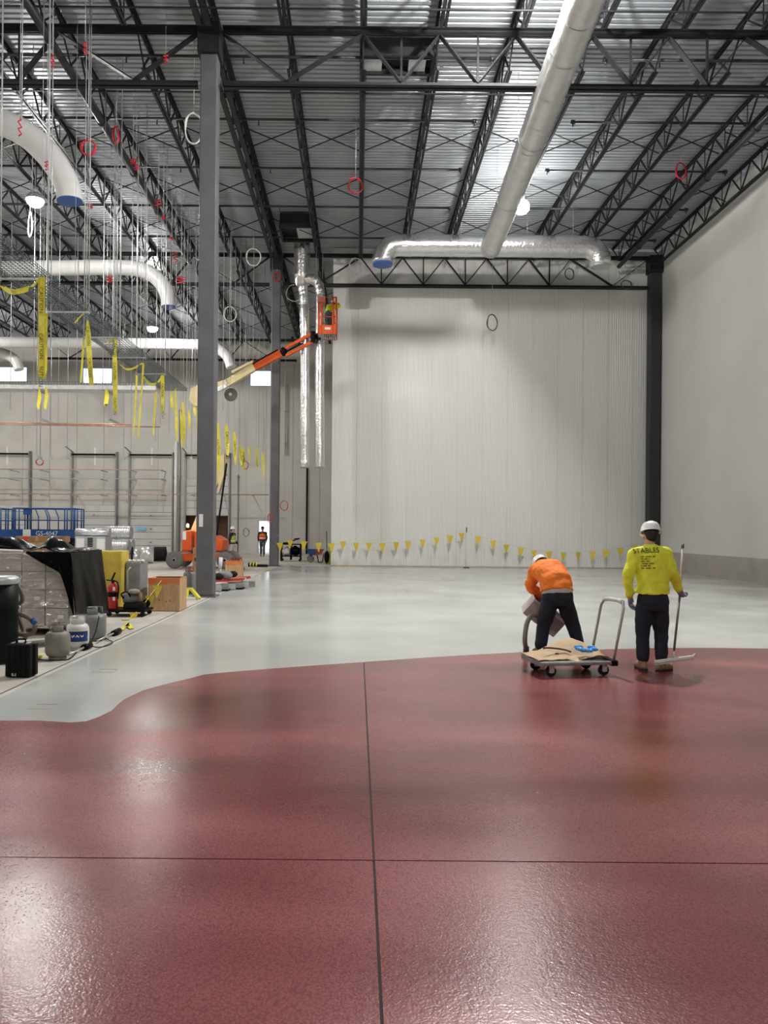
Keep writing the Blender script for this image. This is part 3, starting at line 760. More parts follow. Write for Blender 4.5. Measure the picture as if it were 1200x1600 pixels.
# ================================================================ DOCK WALL
M['dockdoor'] = mat('white_sectional_door', (.60,.60,.575), .45, noise=.05, nscale=2)
M['track'] = mat('galvanised_track', (.30,.31,.31), .4, .5)
M['brown'] = mat('brown_plywood_lining', (.17,.075,.042), .6, noise=.2, nscale=2)
YD = YFAR-.10
def dock(n, pa, pb, ztop, zbot, sections, zshaft):
    xa, xb = PX(pa), PX(pb)
    b = MB(); b.box(xa-.09, xa, YD-.14, YFAR, 0, zshaft).box(xa-.16, xa-.09, YFAR-.05, YFAR, 0, zshaft)
    o = struct(b.build('door_%d' % n, M['track']))
    MB().box(xb, xb+.09, YD-.14, YFAR, 0, zshaft).box(xb+.09, xb+.16, YFAR-.05, YFAR, 0, zshaft).build('track', M['track'], o)
    h = (ztop-zbot)/sections
    for i in range(sections):
        z0 = zbot+h*i
        p = MB().box(xa, xb, YD, YD+.06, z0+.012, z0+h-.012); p.box(xa+.02, xb-.02, YD-.012, YD, z0+h*.30, z0+h*.36); p.box(xa+.02, xb-.02, YD-.012, YD, z0+h*.66, z0+h*.72)
        p.build('door_section', M['dockdoor'], o)
        if i % 2: MB().box((xa+xb)/2-.05, (xa+xb)/2+.05, YD-.03, YD, z0+h*.45, z0+h*.55).build('latch', M['black'], o)
    MB().box(xa, xb, YD+.06, YD+.095, zbot, ztop).build('door_backing', M['rubber'], o)
    MB().cyl((xa-.05, YD-.12, zshaft-.2), (xb+.05, YD-.12, zshaft-.2), .06, n=10).build('spring_shaft', M['black'], o)
    for x in (xa-.05, xb+.05): MB().cyl((x-.03, YD-.12, zshaft-.2), (x+.03, YD-.12, zshaft-.2), .15, n=14).build('cable_drum', M['track'], o)
    MB().box((xa+xb)/2-.06, (xa+xb)/2+.06, YFAR-.02, YFAR, zshaft-.9, zshaft+.3).build('bracket_plate', M['white'], o)
    MB().bar((xa-.02, YD-.1, zshaft), (xa-.02+.0, YD-1.3, zshaft+.2), .06, .06).build('track_brace', M['track'], o)
zs = PZ(150, 706)
dock(1, -25, 46, PZ(20, 789), .02, 7, zs)
dock(2, 114, 181, PZ(150, 789), .02, 7, zs)
dock(3, 204, 269, PZ(230, 790), .02, 7, zs)
dock(4, 291, 357, PZ(320, 748), OPEN[3]+.02, 5, zs)
# doorway with frame
b = MB(); x0, x1, _, z1 = DOOR
b.box(x0-.07, x0, YFAR-.03, YFAR+.26, 0, z1+.07).box(x1, x1+.07, YFAR-.03, YFAR+.26, 0, z1+.07).box(x0, x1, YFAR-.03, YFAR+.26, z1, z1+.07)
dr = struct(b.build('door_5', M['frame']))
MB().cbox((x1+.02, YFAR+.75, 1.08), (.05, .98, 2.14)).build('door_leaf', M['frame'], dr)
# trailer lining seen through the open dock
b = MB(); x0, x1, _, z1 = OPEN
b.box(x0-.06, x0, YFAR+.26, YFAR+5, 0, z1+.06).box(x1, x1+.06, YFAR+.26, YFAR+5, 0, z1+.06).box(x0, x1, YFAR+.26, YFAR+5, z1, z1+.06).box(x0, x1, YFAR+1.2, YFAR+1.28, .02, z1)
tag(b.build('trailer_body', M['brown']), 'dark brown plywood lining filling the open dock doorway', 'trailer')
# conduits on the far wall
def conduit(px, py0, py1, r, m, lab, n=''):
    a = P(px, py0, YFAR-.12); b = P(px, py1, YFAR-.12); b.x = a.x; b.z = max(b.z, 0)
    t = thing('wall_conduit', lab, 'conduit', b)
    MB().cyl(b, a, r, n=8).build('pipe', M[m], t)
    z = b.z+.8
    while z < a.z: MB().box(a.x-r-.04, a.x+r+.04, YFAR-.14, YFAR, z-.03, z+.03).build('clamp', M['track'], t); z += 2.2
conduit(281.5, 640, 866, .07, 'track', 'grey downpipe on the far wall between two dock doors')
conduit(275, 690, 866, .12, 'white', 'wide white pipe chase on the far wall beside a dock door')
conduit(480, 728, 866, .06, 'black', 'dark vertical pipe on the far wall behind the wheelbarrow')
conduit(372, 742, 866, .03, 'track', 'thin conduit on the far wall beside the brown dock opening')
conduit(446, 600, 712, .025, 'track', 'bent grey conduit high on the far wall right of the second column')
conduit(450, 600, 712, .025, 'track', 'straight grey conduit high on the far wall next to the bent one')
p = P(220, 826, 51.7)
tag(MB().box(p.x-.33, p.x+.33, 51.80, 51.84, p.z-.1, p.z+.1).build('blue_sign', mat('pale_blue_sign', (.25,.55,.75), .4)), 'small pale blue sign in front of a dock door', 'sign')

# ================================================================ LIFTS
M['blue'] = mat('blue_machine_paint', (.014,.075,.25), .35, noise=.1, nscale=4)
M['orange'] = mat('orange_machine_paint', (.72,.10,.012), .35, noise=.08, nscale=4)
M['cream'] = mat('cream_machine_paint', (.72,.60,.34), .4, noise=.06, nscale=4)
M['tyre'] = mat('grey_solid_tyre', (.19,.18,.17), .8)
M['beacon'] = emit('amber_beacon', (1, .55, .12), 25)
def wheel(parent, c, r, w, hub='tyre', axis=(0,1,0)):
    a = Vector(axis); c = Vector(c)
    Mx = Vector((0,0,1)).rotation_difference(a).to_matrix()
    wb = MB().lathe([(r*.45,-w/2),(r*.86,-w/2),(r*.97,-w*.38),(r,-w*.2),(r,w*.2),(r*.97,w*.38),(r*.86,w/2),(r*.45,w/2)], c, 24, Mx)
    o = wb.build('wheel', M['tyre'], parent)
    MB().lathe([(.02,-w*.53),(r*.2,-w*.53),(r*.24,-w*.44),(r*.5,-w*.42),(r*.5,w*.42),(r*.2,w*.45),(r*.2,w*.53),(.02,w*.53)], c, 18, Mx).build('hub', M['galv_dull'] if hub == 'tyre' else M[hub], o)
    MB().cyl(c-a*(w*.56), c+a*(w*.56), r*.16, n=12).build('hub_cap', M['black'], o)
    return o
def scissor(px0, px1, Y, label, wd=1.15, text=True):
    a = P(px0, 845, Y); b = P(px1, 845, Y); x0, x1 = a.x, b.x; y0, y1 = Y, Y+wd
    zb = P(px0, 840, Y).z; zd = P(px0, 829, Y).z; zr = P(px0, 794, Y).z
    t = thing('scissor_lift', label, 'lift', ((x0+x1)/2, Y+wd/2, 0))
    MB().box(x0, x1, y0, y1, zb+.06, zd-.06).build('platform', M['blue'], t, bevel=.01)
    tb = MB()
    tb.box(x0, x1, y0-.02, y0, zb, zd+.06).box(x0, x1, y1, y1+.02, zb, zd+.06).box(x0-.02, x0, y0, y1, zb, zd+.06).box(x1, x1+.02, y0, y1, zb, zd+.06)
    to = tb.build('toe_board', M['blue'], t)
    if text:
        me = text_mesh('GS-4047', .26)
        if not me.materials: me.materials.append(M['white'])
        inst('lettering', me, to, Vector(((x0+x1)/2+.15, y0-.024, (zb+zd+.06)/2))-WLOC[t.name], (PI/2, 0, 0))
        p = Vector((x0+.42, y0-.023, (zb+zd)/2+.03)); MB().box(p.x, p.x+.32, p.y-.002, p.y, zb+.02, zd+.05).build('warning_decal', M['white'], to)
    zm = (zr+zd)/2-.02
    rails = MB()
    for y in (y0, y1):
        rails.cyl((x0, y, zr), (x1, y, zr), .028, n=8).cyl((x0, y, zm), (x1, y, zm), .022, n=8)
    for x in (x0, x1): rails.cyl((x, y0, zr), (x, y1, zr), .028, n=8).cyl((x, y0, zm), (x, y1, zm), .022, n=8)
    rails.build('guardrail', M['blue'], t)
    L = x1-x0
    for u in (0, .04, .10, .85, .89, .96, 1):
        for y in (y0, y1): MB().cyl((x0+L*u, y, zd), (x0+L*u, y, zr), .03, n=8).build('post', M['blue'], t)
    for u in (.42, .57):
        for y in (y0, y1):
            xx = x0+L*u; MB().tube([(xx-.14, y, zr), (xx, y, zr-.35), (xx, y, zd)], .026, 8).build('post', M['blue'], t)
    c = MB().cbox((x0+L*.22, y0+.12, zr-.12), (.30, .2, .28)).build('control_box', M['blue'], t, bevel=.02)
    MB().cyl((x0+L*.22, y0+.12, zd), (x0+L*.22, y0+.12, zr-.26), .025, n=8).build('control_post', M['black'], t)
    # folded scissor stack, chassis, wheels
    for i in range(4):
        z = .62+(zb-.62)*i/4
        MB().box(x0+.15, x1-.15, y0+.18, y0+.26, z+.02, z+.13).box(x0+.15, x1-.15, y1-.26, y1-.18, z+.02, z+.13).build('scissor_arm', M['galv_dull'], t)
    for x in (x0+.2, x1-.2): MB().box(x-.05, x+.05, y0+.16, y1-.16, .5, zb+.09).build('stack_pin', M['black'], t)
    MB().box(x0+.08, x1-.08, y0+.12, y1-.12, .24, .62).build('chassis', M['blue'], t, bevel=.02)
    for x in (x0+.35, x1-.35):
        for y in (y0+.06, y1-.06): wheel(t, (x, y, .22), .22, .14)
    return t
scissor(20, 115, 31.6, 'blue scissor lift with white lettering on its platform edge')
scissor(-95, 1, 28.6, 'blue scissor lift standing closer to the black drum, cut by the picture edge', text=False)

# articulated boom lift
YB_ = 32.0
def b3(px, py, dy=0): return P(px, py, YB_)+Vector((0, dy, 0))
g0 = b3(315, 890); t = thing('boom_lift', 'orange and cream articulated boom lift with its basket raised to the roof', 'lift', (g0.x, YB_+.8, 0))
zc_ = .45
for px in (273, 352):
    x = b3(px, 878).x
    for y in (YB_, YB_+1.75): wheel(t, (x, y, .36), .36, .28)
xa, xb = b3(270, 878).x, b3(356, 878).x
MB().box(xa+.1, xb-.1, YB_+.2, YB_+1.55, .3, .62).build('chassis', M['orange'], t, bevel=.03)
for px in (273, 352): MB().cyl((b3(px, 878).x, YB_, .36), (b3(px, 878).x, YB_+1.75, .36), .07, n=10).build('axle', M['black'], t)
MB().cyl((b3(312, 870).x, YB_+.87, .62), (b3(312, 870).x, YB_+.87, .74), .5, n=24).build('turntable', M['black'], t)
x0, x1 = b3(283.5, 860).x, b3(299, 860).x
MB().box(x0, x1, YB_+.05, YB_+.75, .74, b3(285, 829).z).build('hood', M['orange'], t, bevel=.04)
MB().box(x0+.05, x1-.05, YB_+1.0, YB_+1.7, .74, 1.6).build('hood', M['orange'], t, bevel=.04)
MB().box(b3(303,860).x, b3(312,860).x, YB_+.05, YB_+.7, .74, 1.55).build('hood', M['orange'], t, bevel=.04)
MB().prism([(b3(334,862).x,.74),(b3(346,862).x,.74),(b3(348.5,855).x,1.0),(b3(347,850).x,1.2),(b3(334,843).x,1.4)], YB_+.1, YB_+1.6).build('counterweight', M['orange'], t, bevel=.04)
MB().box(x0+.03, x0+.18, YB_+.04, YB_+.055, 1.2, 1.55).build('decal', M['white'], t)
MB().lathe([(.05,0),(.055,.05),(.05,.12),(.02,.15)], b3(290, 823)+Vector((0,.4,-.02)), 12).build('beacon', M['beacon'], t)
MB().cyl(Vector((b3(290,823).x, YB_+.4, 1.5)), b3(290, 823)+Vector((0,.4,-.01)), .025, n=6).build('beacon_post', M['black'], t)
def beam(name, a, b, w, h, m, dy=.85, taper=None):
    a = b3(*a)+Vector((0,dy,0)); b = b3(*b)+Vector((0,dy,0))
    return MB().bar(a, b, w, h, (0,1,0)).build(name, M[m], t, bevel=.02)
beam('riser', (293, 842), (345, 712), .34, .30, 'cream', .92)
beam('riser', (333, 846), (350, 722), .06, .16, 'black', .65)
beam('riser', (344, 742), (300, 612), .30, .32, 'cream', .95)
MB().prism([(p.x, p.z) for p in (b3(290,622), b3(293,603), b3(304,597), b3(316,606), b3(313,628), b3(300,632))], YB_+.6, YB_+1.15).build('knuckle', M['cream'], t, bevel=.02)
MB().prism([(p.x, p.z) for p in (b3(337,770), b3(337,712), b3(346,706), b3(346,740))], YB_+.62, YB_+1.1).build('knuckle', M['cream'], t)
beam('boom', (300, 610), (352, 592), .30, .30, 'cream'); 
beam('telescope', (335, 605), (350, 597), .18, .12, 'galv', .7)
beam('boom', (350, 593), (393, 567), .32, .30, 'cream')
beam('boom', (390, 569), (436, 545), .30, .27, 'orange')
beam('hose_track', (358, 577), (392, 560), .10, .12, 'cream', .6)
beam('hose_track', (392, 563), (432, 541), .05, .10, 'black', .6)
MB().ell(b3(440, 542)+Vector((0,.85,0)), .16, .2, .2, 12, 8).build('jib_pivot', M['black'], t)
beam('jib', (441, 538), (485, 514), .13, .13, 'orange', .8); beam('jib', (444, 549), (487, 526), .13, .13, 'orange', .8)
beam('jib_cylinder', (443, 543), (470, 529), .08, .08, 'black', .8)
MB().box(b3(484,520).x, b3(491,520).x, YB_+.65, YB_+.95, b3(487,528).z, b3(487,511).z).build('platform_mount', M['black'], t)
MB().box(b3(489,520).x, b3(500,520).x, YB_+.7, YB_+.9, b3(487,522).z, b3(487,516).z).build('platform_arm', M['black'], t)
# basket: plan 0.76 wide, 1.0 deep
bx0, bx1 = b3(497.5, 500).x, b3(525, 500).x; by0, by1 = YB_+.05, YB_+1.05
zf, ztp = b3(511, 521).z, b3(511, 464).z
MB().box(bx0, bx1, by0, by1, zf, zf+.04).build('basket_floor', M['galv_dull'], t)
kb = MB(); kb.box(bx0, bx1, by0-.02, by0, zf-.02, zf+.36).box(bx0, bx1, by1, by1+.02, zf-.02, zf+.2).box(bx0-.02, bx0, by0, by1, zf-.02, zf+.2).box(bx1, bx1+.02, by0, by1, zf-.02, zf+.2)
kb.build('kick_panel', M['orange'], t)
MB().box((bx0+bx1)/2-.1, (bx0+bx1)/2+.14, by0-.024, by0-.02, zf+.17, zf+.27).build('decal', M['white'], t)
rl = MB()
for z in (ztp, zf+.72):
    rl.tube([(bx0,by0,z),(bx1,by0,z),(bx1,by1,z),(bx0,by1,z)], .038, 8, closed=True)
rl.build('basket_rail', M['orange'], t)
for x in (bx0, bx0+.13, bx1-.13, bx1):
    for y in (by0, by1): MB().cyl((x, y, zf), (x, y, ztp), .038, n=8).build('basket_post', M['orange'], t)
MB().box(bx0-.05, bx0+.28, by0-.05, by0+.2, ztp-.22, ztp+.03).build('control_console', mat('faded_red_console', (.5,.15,.10), .5), t, bevel=.02)
for k in range(7):
    x = bx0+.25+k*.08; MB().cyl((x, by0-.03, zf-.02), (x+.02, by0-.03, zf-.14-.03*(k % 3)), .02, n=6).build('hanging_line', mat('dark_red_hose', (.12,.02,.02), .6) if k == 0 else M['rubber'], t)

# ================================================================ THINGS ON THE SLAB, FAR
M['card'] = mat('brown_cardboard', (.36,.19,.09), .7, noise=.12, nscale=5)
M['wood'] = mat('plywood', (.52,.33,.17), .6, noise=.14, nscale=3, stretch=(6,6,1))
M['timber'] = mat('bare_timber', (.50,.36,.21), .7, noise=.15, nscale=4, stretch=(1,8,8))
def pallet(x0, x1, y0, y1, label, z=0):
    t = thing('timber_pallet', label, 'pallet', ((x0+x1)/2, (y0+y1)/2, z))
    for i in range(3):
        x = x0+.05+(x1-x0-.1)*i/2; MB().box(x-.045, x+.045, y0, y1, z+.02, z+.115).build('stringer', M['timber'], t)
    n = 6
    for i in range(n):
        y = y0+(y1-y0-.1)*i/(n-1); MB().box(x0, x1, y, y+.1, z+.115, z+.135).build('deck_board', M['timber'], t)
        if i in (0, 3, 5): MB().box(x0, x1, y, y+.1, z, z+.02).build('bottom_board', M['timber'], t)
    return t
def carton(x0, x1, y0, y1, z0, z1, label, m='card', group=None, tapecol='timber'):
    t = thing('cardboard_carton', label, 'carton', ((x0+x1)/2, (y0+y1)/2, z0), 0, group)
    MB().box(x0, x1, y0, y1, z0, z1).build('box', M[m], t, bevel=.006)
    MB().box((x0+x1)/2-.03, (x0+x1)/2+.03, y0-.002, y1+.002, z1-.12, z1+.002).build('packing_tape', M[tapecol], t)
    return t
Yp = 21.0
a, b = P(24, 850, Yp), P(92, 850, Yp)
pallet(a.x-.05, b.x+.05, Yp-.05, Yp+.95, 'timber pallet under the brown cartons behind the black sheet')
c0 = carton(a.x, b.x, Yp, Yp+.9, .135, 1.10, 'large plain brown carton on the pallet, lowest of its stack')
carton(a.x+.02, b.x-.22, Yp+.02, Yp+.85, 1.102, 1.27, 'flat pale carton with red print in the middle of the stack', 'timber')
tp = carton(a.x, b.x-.02, Yp, Yp+.88, 1.272, 1.43, 'long flat brown carton on top of the stack behind the black sheet')
M['red_print'] = mat('red_print', (.6,.05,.03), .6)
MB().box(a.x+.2, a.x+.33, Yp-.004, Yp-.001, 1.29, 1.42).build('red_mark', M['red_print'], tp)
# grey cabinet and long duct over it
Yc = 29.2
a, b = P(117, 838, Yc), P(165, 838, Yc)
t = thing('metal_cabinet', 'grey metal equipment cabinet with a black louvre behind the yellow cabinet', 'cabinet', ((a.x+b.x)/2, Yc+.4, 0))
MB().box(a.x, b.x, Yc, Yc+.8, .08, a.z).build('body', M['galv_dull'], t, bevel=.015)
for u in (.05, .38, .72):
    x = a.x+(b.x-a.x)*u; MB().box(x, x+.3, Yc-.015, Yc, .15, a.z-.08).build('door', M['white'] if u != .38 else M['galv_dull'], t)
for i in range(6):
    z = .95+i*.06; x = a.x+(b.x-a.x)*.42; MB().box(x, x+.2, Yc-.03, Yc-.015, z, z+.04).build('louvre', M['black'], t)
for x in (a.x+.05, b.x-.13): MB().box(x, x+.08, Yc+.05, Yc+.75, 0, .08).build('foot', M['black'], t)
t = thing('spiral_duct', 'long thin galvanised duct lying on the grey cabinet', 'duct', P(120, 838, Yc+.4))
r = .15; z = a.z+r+.002; xx0, xx1 = P(113, 832, Yc).x, P(165, 832, Yc).x
MB().cyl((xx0, Yc+.4, z), (xx1, Yc+.4, z), r, n=20).build('pipe', M['galv'], t)
MB().cyl((xx1, Yc+.4, z), (xx1+.04, Yc+.4, z), r+.015, n=20).build('end_ring', M['galv_dull'], t)
# pile of spiral duct
Yp = 33.4; xa, xb = P(163, 850, Yp).x, P(201, 850, Yp).x
for j in range(3):
    for i in range(2 if j < 2 else 1):
        zz = .295+j*.585; y = Yp+i*.60+(.30 if j == 2 else 0)
        t = thing('spiral_duct', 'fat galvanised spiral duct piece in the stacked pile', 'duct', ((xa+xb)/2, y, zz-.28), 0, 'stacked spiral ducts')
        rings = []; n = 60
        for k in range(n+1):
            x = xa+(xb-xa)*k/n; rr = .275+(.012 if k % 6 == 0 else 0)
            rings.append(MB().ring(Vector((x, y, zz)), Vector((0,1,0)), Vector((0,0,1)), rr, rr, 24))
        MB().loft(rings, cap=False).build('pipe', M['galv'], t)
        MB().lathe([(.20,0),(.29,0),(.29,.03),(.20,.03)], (xb, y, zz), 24, Vector((0,0,1)).rotation_difference(Vector((1,0,0))).to_matrix()).build('flange', M['galv_dull'], t)
for (px, w_, Y, r, lab, m) in [(207, .06, 33.2, .42, 'black flange ring standing beside the duct pile', 'black'), (212, .35, 33.9, .36, 'short galvanised duct collar beside the black flange ring', 'galv'), (231, .55, 36.5, .38, 'bright duct collar standing behind the black pipe', 'galv')]:
    x = P(px, 850, Y).x; zz = r+.02
    t = thing('duct_collar', lab, 'duct', (x, Y, 0))
    MB().lathe([(r*.8,-w_/2),(r,-w_/2),(r,w_/2),(r*.8,w_/2)], (x, Y, zz), 24, Vector((0,0,1)).rotation_difference(Vector((1,.25,0))).to_matrix(), cap=False).build('collar', M[m], t)
    MB().box(x-.1, x+.1, Y-.1, Y+.1, 0, .03).build('chock', M['timber'], t)
# black corrugated pipe
a = F(228, 875); Y = 38.0; x0, x1 = P(225, 865, Y).x, P(256, 865, Y).x
t = thing('corrugated_pipe', 'thick black corrugated pipe lying open-ended on the slab', 'pipe', ((x0+x1)/2, Y, 0))
rings = []
for k in range(41):
    u = k/40; rr = .36+(.018 if k % 2 else 0); x = x0+(x1-x0)*u
    rings.append(MB().ring(Vector((x, Y+.5*u, .385)), Vector((-.3,1,0)).normalized(), Vector((0,0,1)), rr*(1 if u < .9 else 1-.3*(u-.9)/.1), rr, 22))
MB().loft(rings, cap=False).build('pipe', M['rubber'], t)
MB().loft([MB().ring(Vector((x0+.05, Y, .385)), Vector((0,1,0)), Vector((0,0,1)), .35, .35, 22), MB().ring(Vector((x1-.05, Y+.5, .385)), Vector((0,1,0)), Vector((0,0,1)), .35, .35, 22)], cap=False).build('liner', M['black'], t)
# black cart, bags, wheelbarrow, A-frame
Y = 40.0; x0, x1 = P(438, 860, Y).x, P(470, 860, Y).x
t = thing('utility_cart', 'black two-tier utility cart beside the second column', 'cart', ((x0+x1)/2, Y+.35, 0))
for z in (.24, .86): MB().box(x0, x1, Y, Y+.7, z, z+.05).build('tray', M['black'], t)
for x in (x0+.03, (x0+x1)/2, x1-.03):
    for y in (Y+.03, Y+.67): MB().box(x-.03, x+.03, y-.03, y+.03, .07, .9).build('leg', M['black'], t)
for x in (x0+.06, x1-.06):
    for y in (Y+.05, Y+.65): MB().cyl((x, y-.025, .06), (x, y+.025, .06), .06, n=12).build('caster', M['rubber'], t)
tag(MB().prism([(x0-.05,.912),(x0+.45,.912),(x0+.75,1.2),(x1-.1,1.22),(x1-.1,1.16),(x0+.8,1.13),(x0+.5,.99),(x0-.05,.97)], Y+.05, Y+.65).build('bent_tray', M['black']), 'bent black sheet lying on the utility cart', 'sheet')
tag(MB().ell((x0+.3, Y+.3, .50), .24, .2, .21, 14, 8).ell((x0+.32, Y+.28, .70), .08, .08, .07, 8, 6).build('white_sack', mat('white_sack', (.6,.6,.58), .7, bump=.5, bscale=9)), 'pale sack on the lower tray of the utility cart', 'bag')
tag(MB().ell((x1-.3, Y+.3, .53), .3, .24, .24, 14, 8).ell((x1-.32, Y+.28, .76), .1, .1, .06, 8, 6).build('black_bag', M['sheet']), 'black bag on the lower tray of the utility cart', 'bag')
Y = 38.6; xw0, xw1 = P(478, 865, Y).x, P(506, 865, Y).x
t = thing('wheelbarrow', 'wheelbarrow with a blue and red tub beside the white wall end', 'wheelbarrow', ((xw0+xw1)/2, Y+.3, 0))
def tub(u0, u1, m):
    rings = []
    for (z, f) in ((.38, .62), (.68, 1.0)):
        r_ = []
        for k in range(2): pass
        xa_, xb_ = xw0+(xw1-xw0)*u0, xw0+(xw1-xw0)*u1
        cx = (xw0+xw1)/2; xa2, xb2 = cx+(xa_-cx)*f, cx+(xb_-cx)*f
        rings.append([Vector((xa2, Y+.3-.3*f, z)), Vector((xb2, Y+.3-.3*f, z)), Vector((xb2, Y+.3+.3*f, z)), Vector((xa2, Y+.3+.3*f, z))])
    MB().loft(rings, cap=False, sm=False).add(rings[0], [(0,1,2,3)]).build('tub', m, t)
tub(0, .52, M['blue']); tub(.52, 1, mat('faded_red_tub', (.42,.10,.10), .5))
wheel(t, (xw0+.22, Y+.3, .19), .19, .09)
for y in (Y+.08, Y+.52):
    MB().tube([(xw0+.22, Y+.3+(y-Y-.3)*.3, .19), (xw0+.45, y, .36), (xw1+.05, y, .46), (xw1+.22, y, .6)], .02, 8).build('handle', M['timber'], t)
    MB().tube([(xw1-.35, y, .38), (xw1-.28, y, .02), (xw1-.08, y, .02), (xw1-.02, y, .42)], .018, 6).build('leg', M['black'], t)
Y = 37.2; x = P(513, 865, Y).x
t = thing('floor_sign', 'yellow folding warning sign leaning by the white wall end', 'sign', (x, Y, 0))
MB().add([(x-.16,Y,0),(x+.16,Y,0),(x+.10,Y+.16,.62),(x-.10,Y+.16,.62)], [(0,1,2,3)]).build('front_leaf', M['tape'], t)
MB().add([(x-.16,Y+.36,0),(x+.16,Y+.36,0),(x+.10,Y+.18,.62),(x-.10,Y+.18,.62)], [(0,1,2,3)]).build('rear_leaf', M['tape'], t)
x = P(510, 850, Y).x
t = thing('hand_tool', 'dark long-handled tool leaning on the white wall end', 'tool', (x, Y-.3, 0))
MB().cyl((x+.05, Y-.3, .02), (x-.0, Y+.1, 1.6), .018, n=6).build('shaft', M['black'], t); MB().ell((x+.03, Y-.2, .35), .13, .05, .3, 10, 6).build('blade', M['black'], t)
# low trolley, hose and striped bag near the lift
Y = 30.5; x0, x1 = P(353, 878, Y).x, P(380, 878, Y).x
t = thing('loaded_dolly', 'low dolly heaped with a black bag and red straps', 'dolly', ((x0+x1)/2, Y+.3, 0))
MB().box(x0, x1, Y, Y+.6, .12, .17).build('deck', M['timber'], t); MB().ell(((x0+x1)/2, Y+.3, .24), (x1-x0)/2*.98, .28, .12, 14, 8).build('bag', M['sheet'], t)
for k in range(4): MB().tube([(x0+.2+k*.1, Y+.1, .34), (x0+.2+k*.12, Y+.25, .5+.05*(k % 2)), (x0+.3+k*.1, Y+.4, .36)], .02, 6).build('strap', M['red_paint'], t)
for x in (x0+.08, x1-.08):
    for y in (Y+.06, Y+.54): MB().cyl((x, y-.02, .06), (x, y+.02, .06), .06, n=10).build('caster', M['rubber'], t)
Y = 33.8
a, b = P(388, 884, Y), P(402, 884, Y)
t = thing('striped_bundle', 'yellow and black striped bundle on the slab edge', 'bundle', ((a.x+b.x)/2, Y, 0))
for i in range(6):
    x = a.x+(b.x-a.x)*i/6; MB().cyl((x, Y, .10+.03*(i % 2)), (x+(b.x-a.x)/6, Y, .10), .09, n=10).build('stripe', M['tape'] if i % 2 else M['black'], t)
a, b = P(399, 884, Y), P(418, 885, Y)
tag(MB().tube([(a.x+.06,Y+.1,.06),((a.x+b.x)/2,Y+.05,.06),(b.x,Y,.06)], .06, 10).build('rubber_hose', M['rubber']), 'short black hose end lying next to the striped bundle', 'hose')
# ================================================================ CLUTTER BESIDE THE COATED FLOOR
M['film'] = mat('clear_stretch_film', (.80,.79,.79), .10, alpha=.20, bump=.7, bscale=6, bdist=.05, stretch=(1,1,3.2), spec=1.0)
M['kraft_pale'] = mat('pale_grey_carton', (.42,.37,.33), .7, noise=.12, nscale=4)
M['tankgrey'] = mat('dusty_grey_tank', (.25,.23,.195), .5, noise=.14, nscale=5)
M['tankgrey2'] = mat('grey_tank', (.21,.215,.205), .45, noise=.12, nscale=5)
M['tankwhite'] = mat('white_tank', (.66,.66,.63), .4, noise=.08, nscale=5)
M['bluelabel'] = mat('blue_label', (.01,.04,.20), .3, noise=.4, nscale=5)
M['yellowcab'] = mat('dirty_yellow_cabinet', (.62,.47,.07), .4, noise=.18, nscale=3, bump=.2, bscale=3)
M['greycab'] = mat('scuffed_grey_cabinet', (.25,.26,.26), .5, noise=.18, nscale=4)
M['hose'] = mat('grey_brown_vacuum_hose', (.13,.105,.09), .5)
M['orange_spray'] = mat('orange_spray_paint', (.80,.16,.03), .6, noise=.12, nscale=6, col2=(.62,.22,.09))
M['red_collar'] = mat('faded_red_collar', (.33,.12,.10), .5)
M['drum'] = mat('black_green_drum', (.005,.008,.007), .5, spec=.14)
def film_mat():
    m = bpy.data.materials.new('clear_stretch_film'); m.use_nodes = True; nt = m.node_tree; L = nt.links
    for n in list(nt.nodes):
        if n.type != 'OUTPUT_MATERIAL': nt.nodes.remove(n)
    out = [n for n in nt.nodes if n.type == 'OUTPUT_MATERIAL'][0]
    tr = nt.nodes.new('ShaderNodeBsdfTransparent'); gl = nt.nodes.new('ShaderNodeBsdfGlossy'); gl.inputs['Roughness'].default_value = .16
    tc = nt.nodes.new('ShaderNodeTexCoord'); mp = nt.nodes.new('ShaderNodeMapping'); mp.inputs['Scale'].default_value = (1, 1, 4); L.new(tc.outputs['Object'], mp.inputs[0])
    n = nt.nodes.new('ShaderNodeTexNoise'); n.inputs['Scale'].default_value = 5; n.inputs['Detail'].default_value = 4; L.new(mp.outputs[0], n.inputs['Vector'])
    bp = nt.nodes.new('ShaderNodeBump'); bp.inputs['Strength'].default_value = 1; bp.inputs['Distance'].default_value = .25; L.new(n.outputs['Fac'], bp.inputs['Height']); L.new(bp.outputs[0], gl.inputs['Normal'])
    mr = nt.nodes.new('ShaderNodeMapRange'); mr.inputs[1].default_value = .45; mr.inputs[2].default_value = .7; mr.inputs[3].default_value = .10; mr.inputs[4].default_value = .5; L.new(n.outputs['Fac'], mr.inputs[0])
    mx = nt.nodes.new('ShaderNodeMixShader'); L.new(mr.outputs[0], mx.inputs[0]); L.new(tr.outputs[0], mx.inputs[1]); L.new(gl.outputs[0], mx.inputs[2]); L.new(mx.outputs[0], out.inputs[0])
    return m
M['film'] = film_mat()
